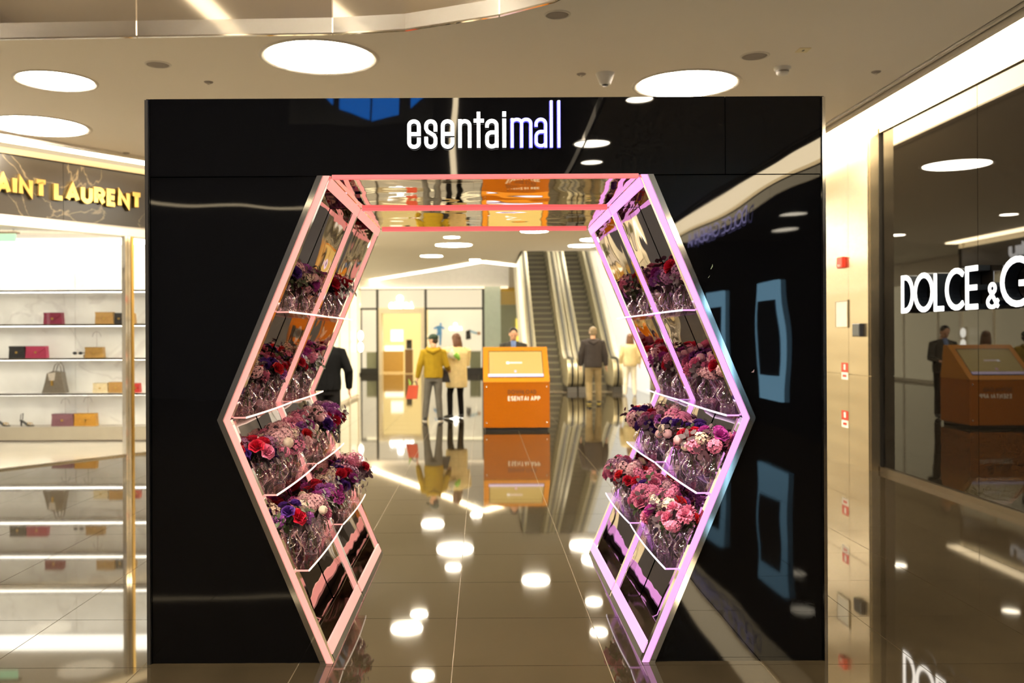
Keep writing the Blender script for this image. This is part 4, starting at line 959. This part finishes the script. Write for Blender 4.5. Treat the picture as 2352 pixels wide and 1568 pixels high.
def person(label, loc, rz, h, arms, legs, top, bot, shoes, hairf, turn=0., nod=0., hem=.86, bulk=1.0, sleeve=1.0, topz=1.46, soles=None, group=None):
    k = h/1.75; P = thing('person', label, 'person', loc, rz, group); P.scale = (k,)*3
    body = [rings([(.84,.14,.11),(.95,.165,.115),(1.08,.14,.10),(1.22,.155,.11),(1.36,.175,.11),(1.44,.12,.075),(1.49,.055,.055)])]
    hc = Vector((0,.03+.05*nod,1.635-.02*nod)); RT = Matrix.Rotation(turn,3,'Z') @ Matrix.Rotation(-nod*.5,3,'X')
    def hp(v): return hc+RT @ Vector(v)
    def hv(vf): return ([hp(v) for v in vf[0]], vf[1])
    body += [tube_vf([(0,-.005,1.44),(0,.0,1.52),tuple(hp((0,-.01,-.05)))], [.062,.055,.055], 12)]
    body += [hv(ell_vf((0,-.005,.02),(.078,.095,.100),14,10)), hv(ell_vf((0,.028,-.045),(.058,.062,.068),12,8)), hv(ell_vf((0,.098,-.012),(.013,.02,.024),8,6)), hv(ell_vf((.078,-.005,-.005),(.012,.02,.03),8,6)), hv(ell_vf((-.078,-.005,-.005),(.012,.02,.03),8,6)), hv(ell_vf((0,.082,-.062),(.025,.014,.010),8,6))]
    for s_, (kn, an, tf) in zip((-1,1), legs):
        hip = (s_*.088,0,.90); body.append(tube_vf([hip, tuple((Vector(hip)+Vector(kn))/2), kn, tuple(Vector(kn)*.6+Vector(an)*.4), an], [.085,.078,.056,.055,.036], 12))
        a_ = Vector(an); f_ = Vector((math.sin(tf), math.cos(tf), 0)); body.append(tube_vf([a_-f_*.05+Vector((0,0,-.04)), a_+f_*.05+Vector((0,0,-.045)), a_+f_*.16+Vector((0,0,-.06))], [(.03,.035),(.03,.04),(.018,.034)], 8, ref=(f_.y,-f_.x,0)))
    for s_, (el, wr) in zip((-1,1), arms):
        sh = (s_*.165,0,1.405); body.append(tube_vf([sh, tuple((Vector(sh)+Vector(el))/2), el, tuple((Vector(el)+Vector(wr))/2), wr], [.055,.047,.040,.037,.027], 10))
        body += hand_vf(wr, Vector(wr)-Vector(el), (0,1,0) if abs((Vector(wr)-Vector(el)).normalized().y) < .8 else (s_,0,0), 1.0)
    remesh('body', join_vf(body), .0085, SKIN, P, 3)
    b = bulk
    tp = [rings([(hem,.172*b,.128*b),(hem+.10,.180*b,.135*b),(1.10,.170*b,.130*b),(1.24,.182*b,.135*b),(1.36,.195*b,.132*b),(1.44,.150*b,.10*b),(topz+.03,.075*b,.078*b)])]
    for s_, (el, wr) in zip((-1,1), arms):
        sh = Vector((s_*.168*b,0,1.395)); el = Vector(el); w2 = el+(Vector(wr)-el)*sleeve
        tp.append(tube_vf([sh-Vector((s_*.05,0,0)), sh, (sh+el)/2, el, (el+w2)/2, w2], [.07*b,.076*b,.066*b,.060*b,.054*b,.042*b], 12))
    j = remesh('jacket', join_vf(tp), .011, top, P, 3)
    pt = [rings([(.80,.15,.115),(.90,.168,.125),(1.0,.160,.118)])]
    for s_, (kn, an, tf) in zip((-1,1), legs):
        hip = Vector((s_*.085,0,.90)); kn = Vector(kn); an = Vector(an); lw = bot[1]
        pt.append(tube_vf([hip, (hip+kn)/2, kn, (kn+an)/2, an+Vector((0,0,-.015))], [.095,.088*lw,.070*lw,.066*lw,.058*lw], 12))
    remesh('trousers', join_vf(pt), .011, bot[0], P, 3)
    for s_, (kn, an, tf) in zip((-1,1), legs):
        a_ = Vector(an); f_ = Vector((math.sin(tf), math.cos(tf), 0)); zf_ = a_.z-.085
        up = [tuple(a_-f_*.06+Vector((0,0,-.03))), tuple(a_+f_*.02+Vector((0,0,-.03))), tuple(a_+f_*.11+Vector((0,0,-.048))), tuple(a_+f_*.185+Vector((0,0,-.058)))]
        so2 = remesh('shoe', tube_vf(up, [(.042,.040),(.046,.044),(.034,.046),(.016,.03)], 12, ref=(f_.y,-f_.x,0)), .009, shoes, P, 2)
        if soles:
            up2 = [(p[0],p[1],zf_+.012) for p in up]; obj('sole', *tube_vf(up2, [(.012,.042),(.014,.047),(.014,.049),(.012,.034)], 10, ref=(f_.y,-f_.x,0)), soles, so2, True, loc=(0,0,0))
    for ex in (-.03,.03):
        obj('eye', *ell_vf(hp((ex,.084,.008)), (.011,.007,.007), 8, 6), m_dark, P, True, loc=(0,0,0))
    hairf(P, hp, hv)
    return P
def hair_short(m, top=1.0):
    def f(P, hp, hv):
        parts = [hv(ell_vf((0,-.022,.045),(.086,.094,.085*top),14,10)), hv(ell_vf((0,-.045,-.01),(.078,.060,.075),12,8))]
        remesh('hair', join_vf(parts), .009, m, P, 2)
    return f
def hair_long(m, L=.36):
    def f(P, hp, hv):
        parts = [hv(ell_vf((0,-.018,.035),(.094,.105,.10),14,10)), hv(tube_vf([(0,-.03,.02),(0,-.06,-.08),(0,-.075,-L*.6),(0.01,-.07,-L)], [(.10,.08),(.112,.075),(.118,.06),(.075,.04)], 14, ref=(0,1,0)))]
        remesh('hair', join_vf(parts), .010, m, P, 3)
    return f
def cap(m):
    def f(P, hp, hv):
        remesh('hair', hv(ell_vf((0,-.045,-.01),(.078,.060,.07),12,8)), .009, mat('hair_dark', (.03,.022,.015), rough=.6), P, 2)
        parts = [hv(ell_vf((0,-.006,.055),(.092,.108,.078),16,10)), hv(tube_vf([(0,.07,.045),(0,.13,.036),(0,.175,.026)], [(.075,.010),(.07,.010),(.045,.009)], 12, ref=(0,0,1)))]
        remesh('cap', join_vf(parts), .008, m, P, 2)
    return f
ST = [((-.095,.01,.50),(-.10,-.02,.085),-.25), ((.095,.01,.50),(.10,-.02,.085),.25)]
HB_ = mat('hair_brown', (.10,.038,.012), rough=.5, noise=.3, scale=40)
# man in the mustard jacket
Y1 = F*H/195; X1 = (995-CX)/195*H
p1 = person('person in mustard hooded jacket, grey trousers and dark green cap, seen from behind', (X1,Y1,0), .05, 1.66, [((-.27,-.02,1.13),(-.32,.04,.88)), ((.27,.0,1.12),(.31,.24,1.04))],
    [((-.13,.02,.50),(-.17,-.01,.085),-.15), ((.10,.0,.50),(.13,-.03,.085),.2)], cloth('mustard', (.33,.22,.015)), (cloth('grey', (.125,.12,.105)),1.0), mat('shoe_black', (.02,.02,.02), rough=.5), cap(mat('cap_green', (.015,.04,.022), rough=.7)), turn=1.0, hem=.88, bulk=1.10, soles=mat('sole_white', (.8,.78,.7), rough=.5))
obj('hood', *tube_vf([(-.12,-.02,1.47),(-.09,-.10,1.43),(0,-.14,1.40),(.09,-.10,1.43),(.12,-.02,1.47)], [(.035,.04),(.05,.055),(.055,.065),(.05,.055),(.035,.04)], 12), MATS['cloth_mustard'], p1, True, loc=(0,0,0))
# shopping bag in the hand
bx, bz_ = wx(944,Y1), .0
t = thing('shopping_bag', 'small red paper shopping bag held by the person in mustard', 'bag', (bx,Y1+.05,.50)); m_bag = mat('bag_red', (.52,.075,.03), rough=.5)
prism('body', [(wx(931,Y1),wz(915,Y1)),(wx(957,Y1),wz(915,Y1)),(wx(960,Y1),wz(884,Y1)),(wx(938,Y1),wz(884,Y1))], Y1-.02, Y1+.10, m_bag, t)
for dy in (0,.08): tube('handle', [(wx(943,Y1),Y1+dy,wz(885,Y1)),(wx(947,Y1),Y1+dy,wz(877,Y1)),(wx(953,Y1),Y1+dy,wz(874,Y1)),(wx(957,Y1),Y1+dy,wz(884,Y1))], .006, m_dark, t, 6)
prism('tissue', [(wx(939,Y1),wz(884,Y1)),(wx(937,Y1),wz(868,Y1)),(wx(942,Y1),wz(876,Y1)),(wx(946,Y1),wz(884,Y1))], Y1+.02, Y1+.05, mat('tissue_green', (.25,.45,.08), rough=.6), t)
# woman in the beige coat
Y2 = F*H/188; X2 = (1048-CX)/188*H
p2 = person('person in loose beige coat and black leggings with long brown hair, beside the mustard jacket', (X2,Y2,0), .35, 1.67, [((-.27,.06,1.13),(-.20,.24,1.16)), ((.25,.06,1.13),(.06,.27,1.16))],
    [((-.13,.05,.50),(-.15,-.03,.085),-.5), ((.08,.0,.50),(.10,-.02,.085),.1)], cloth('beige', (.74,.60,.30)), (cloth('black', (.008,.007,.007)),.93), MATS['shoe_black'], hair_long(HB_,.40), turn=.35, hem=.64, bulk=1.32)
t = thing('handbag', 'black shoulder bag hanging between the mustard jacket and the beige coat', 'bag', (wx(1022,Y2-.2),Y2-.2,.7)); Yb = Y2-.22
prism('body', [(wx(1012,Yb),wz(877,Yb)),(wx(1034,Yb),wz(877,Yb)),(wx(1027,Yb),wz(848,Yb)),(wx(1013,Yb),wz(848,Yb))], Yb-.05, Yb+.05, MATS['leather_black'], t)
tube('strap', [(wx(1014,Yb),Yb,wz(849,Yb)),(wx(1022,Yb),Yb+.05,wz(815,Yb)),(wx(1027,Yb),Yb,wz(849,Yb))], .008, MATS['leather_black'], t, 6)
t = thing('wrapped_bouquet', 'small green and white wrapped bouquet held by the person in beige coat', 'flowers', (wx(1040,Y2-.1),Y2-.1,1.15)); Yw = Y2-.27
obj('wrap', *tube_vf([(wx(1047,Yw),Yw,wz(823,Yw)),(wx(1038,Yw),Yw,wz(815,Yw)),(wx(1031,Yw),Yw,wz(809,Yw))], [.03,.07,.10], 10), mat('wrap_white', (.75,.75,.62), rough=.6), t, True)
obj('greenery', *tube_vf([(wx(1045,Yw),Yw-.04,wz(812,Yw)),(wx(1051,Yw),Yw-.04,wz(818,Yw)),(wx(1055,Yw),Yw-.03,wz(826,Yw))], [.05,.05,.02], 8), mat('wrap_green', (.22,.5,.06), rough=.6), t, True)
# attendant behind the kiosk
Y3 = 17.6; X3 = (1179-CX)*Y3/F
p3 = person('person with short dark hair in charcoal jacket and blue shirt, looking down behind the kiosk', (X3,Y3,0), PI, 1.79, [((-.26,.05,1.13),(-.20,.28,1.08)), ((.26,.05,1.13),(.20,.28,1.08))], ST, cloth('charcoal', (.05,.05,.045)), (cloth('black', (.008,.007,.007)),1.0), MATS['shoe_black'], hair_short(mat('hair_black', (.012,.009,.007), rough=.5)), nod=.9, bulk=1.10)
obj('shirt', *tube_vf([(0,.125,1.20),(0,.125,1.36),(0,.07,1.50)], [(.035,.02),(.055,.025),(.05,.03)], 10), mat('shirt_blue', (.12,.20,.42), rough=.7), p3, True, loc=(0,0,0))
# man walking to the escalator
Y4 = F*H/158; X4 = (1362-CX)/158*H
p4 = person('grey haired person in dark grey jacket and khaki trousers walking to the right escalator', (X4,Y4,0), -.03, 1.82, [((-.27,-.02,1.13),(-.28,.06,.88)), ((.27,-.03,1.13),(.29,.02,.88))],
    [((-.10,.03,.50),(-.10,-.12,.10),-.1), ((.12,.12,.52),(.14,.16,.085),.15)], cloth('slate', (.055,.048,.048)), (cloth('khaki', (.30,.235,.13)),1.10), MATS['shoe_black'], hair_short(mat('hair_grey', (.28,.22,.14), rough=.6)), hem=.84, bulk=1.18, soles=mat('sole_yellow', (.55,.45,.12), rough=.5))
obj('hood', *tube_vf([(-.11,-.02,1.47),(-.08,-.10,1.42),(0,-.13,1.38),(.08,-.10,1.42),(.11,-.02,1.47)], [(.03,.04),(.045,.05),(.05,.06),(.045,.05),(.03,.04)], 12), MATS['cloth_slate'], p4, True, loc=(0,0,0))
# woman in the beige jacket and white trousers
Y5 = F*H/138; X5 = (1447-CX)/138*H
p5 = person('person in beige jacket and white trousers with long brown hair, right of the escalators', (X5,Y5,0), -.1, 1.66, [((-.25,-.02,1.13),(-.26,.06,.92)), ((.25,-.03,1.13),(.26,.04,.9))],
    [((-.12,.03,.50),(-.15,-.02,.085),-.2), ((.10,.02,.50),(.12,-.02,.085),.15)], cloth('sand', (.60,.50,.28)), (cloth('white', (.75,.72,.62)),1.05), mat('shoe_white', (.7,.68,.6), rough=.5), hair_long(HB_,.30), hem=.84, bulk=1.15)
# person in black at the left
Y6 = 12.9; X6 = (752-CX)*Y6/F
p6 = person('person all in black walking past, half hidden behind the left side of the arch', (X6,Y6,0), .2, 1.76, [((-.27,-.05,1.13),(-.27,.08,.90)), ((.29,-.04,1.13),(.30,.02,.885))],
    [((-.10,.05,.50),(-.10,.10,.085),-.1), ((.10,.0,.50),(.11,-.10,.095),.15)], cloth('jet', (.004,.004,.0045)), (cloth('black', (.008,.007,.007)),1.0), MATS['shoe_black'], hair_short(MATS['hair_black']), bulk=1.08)
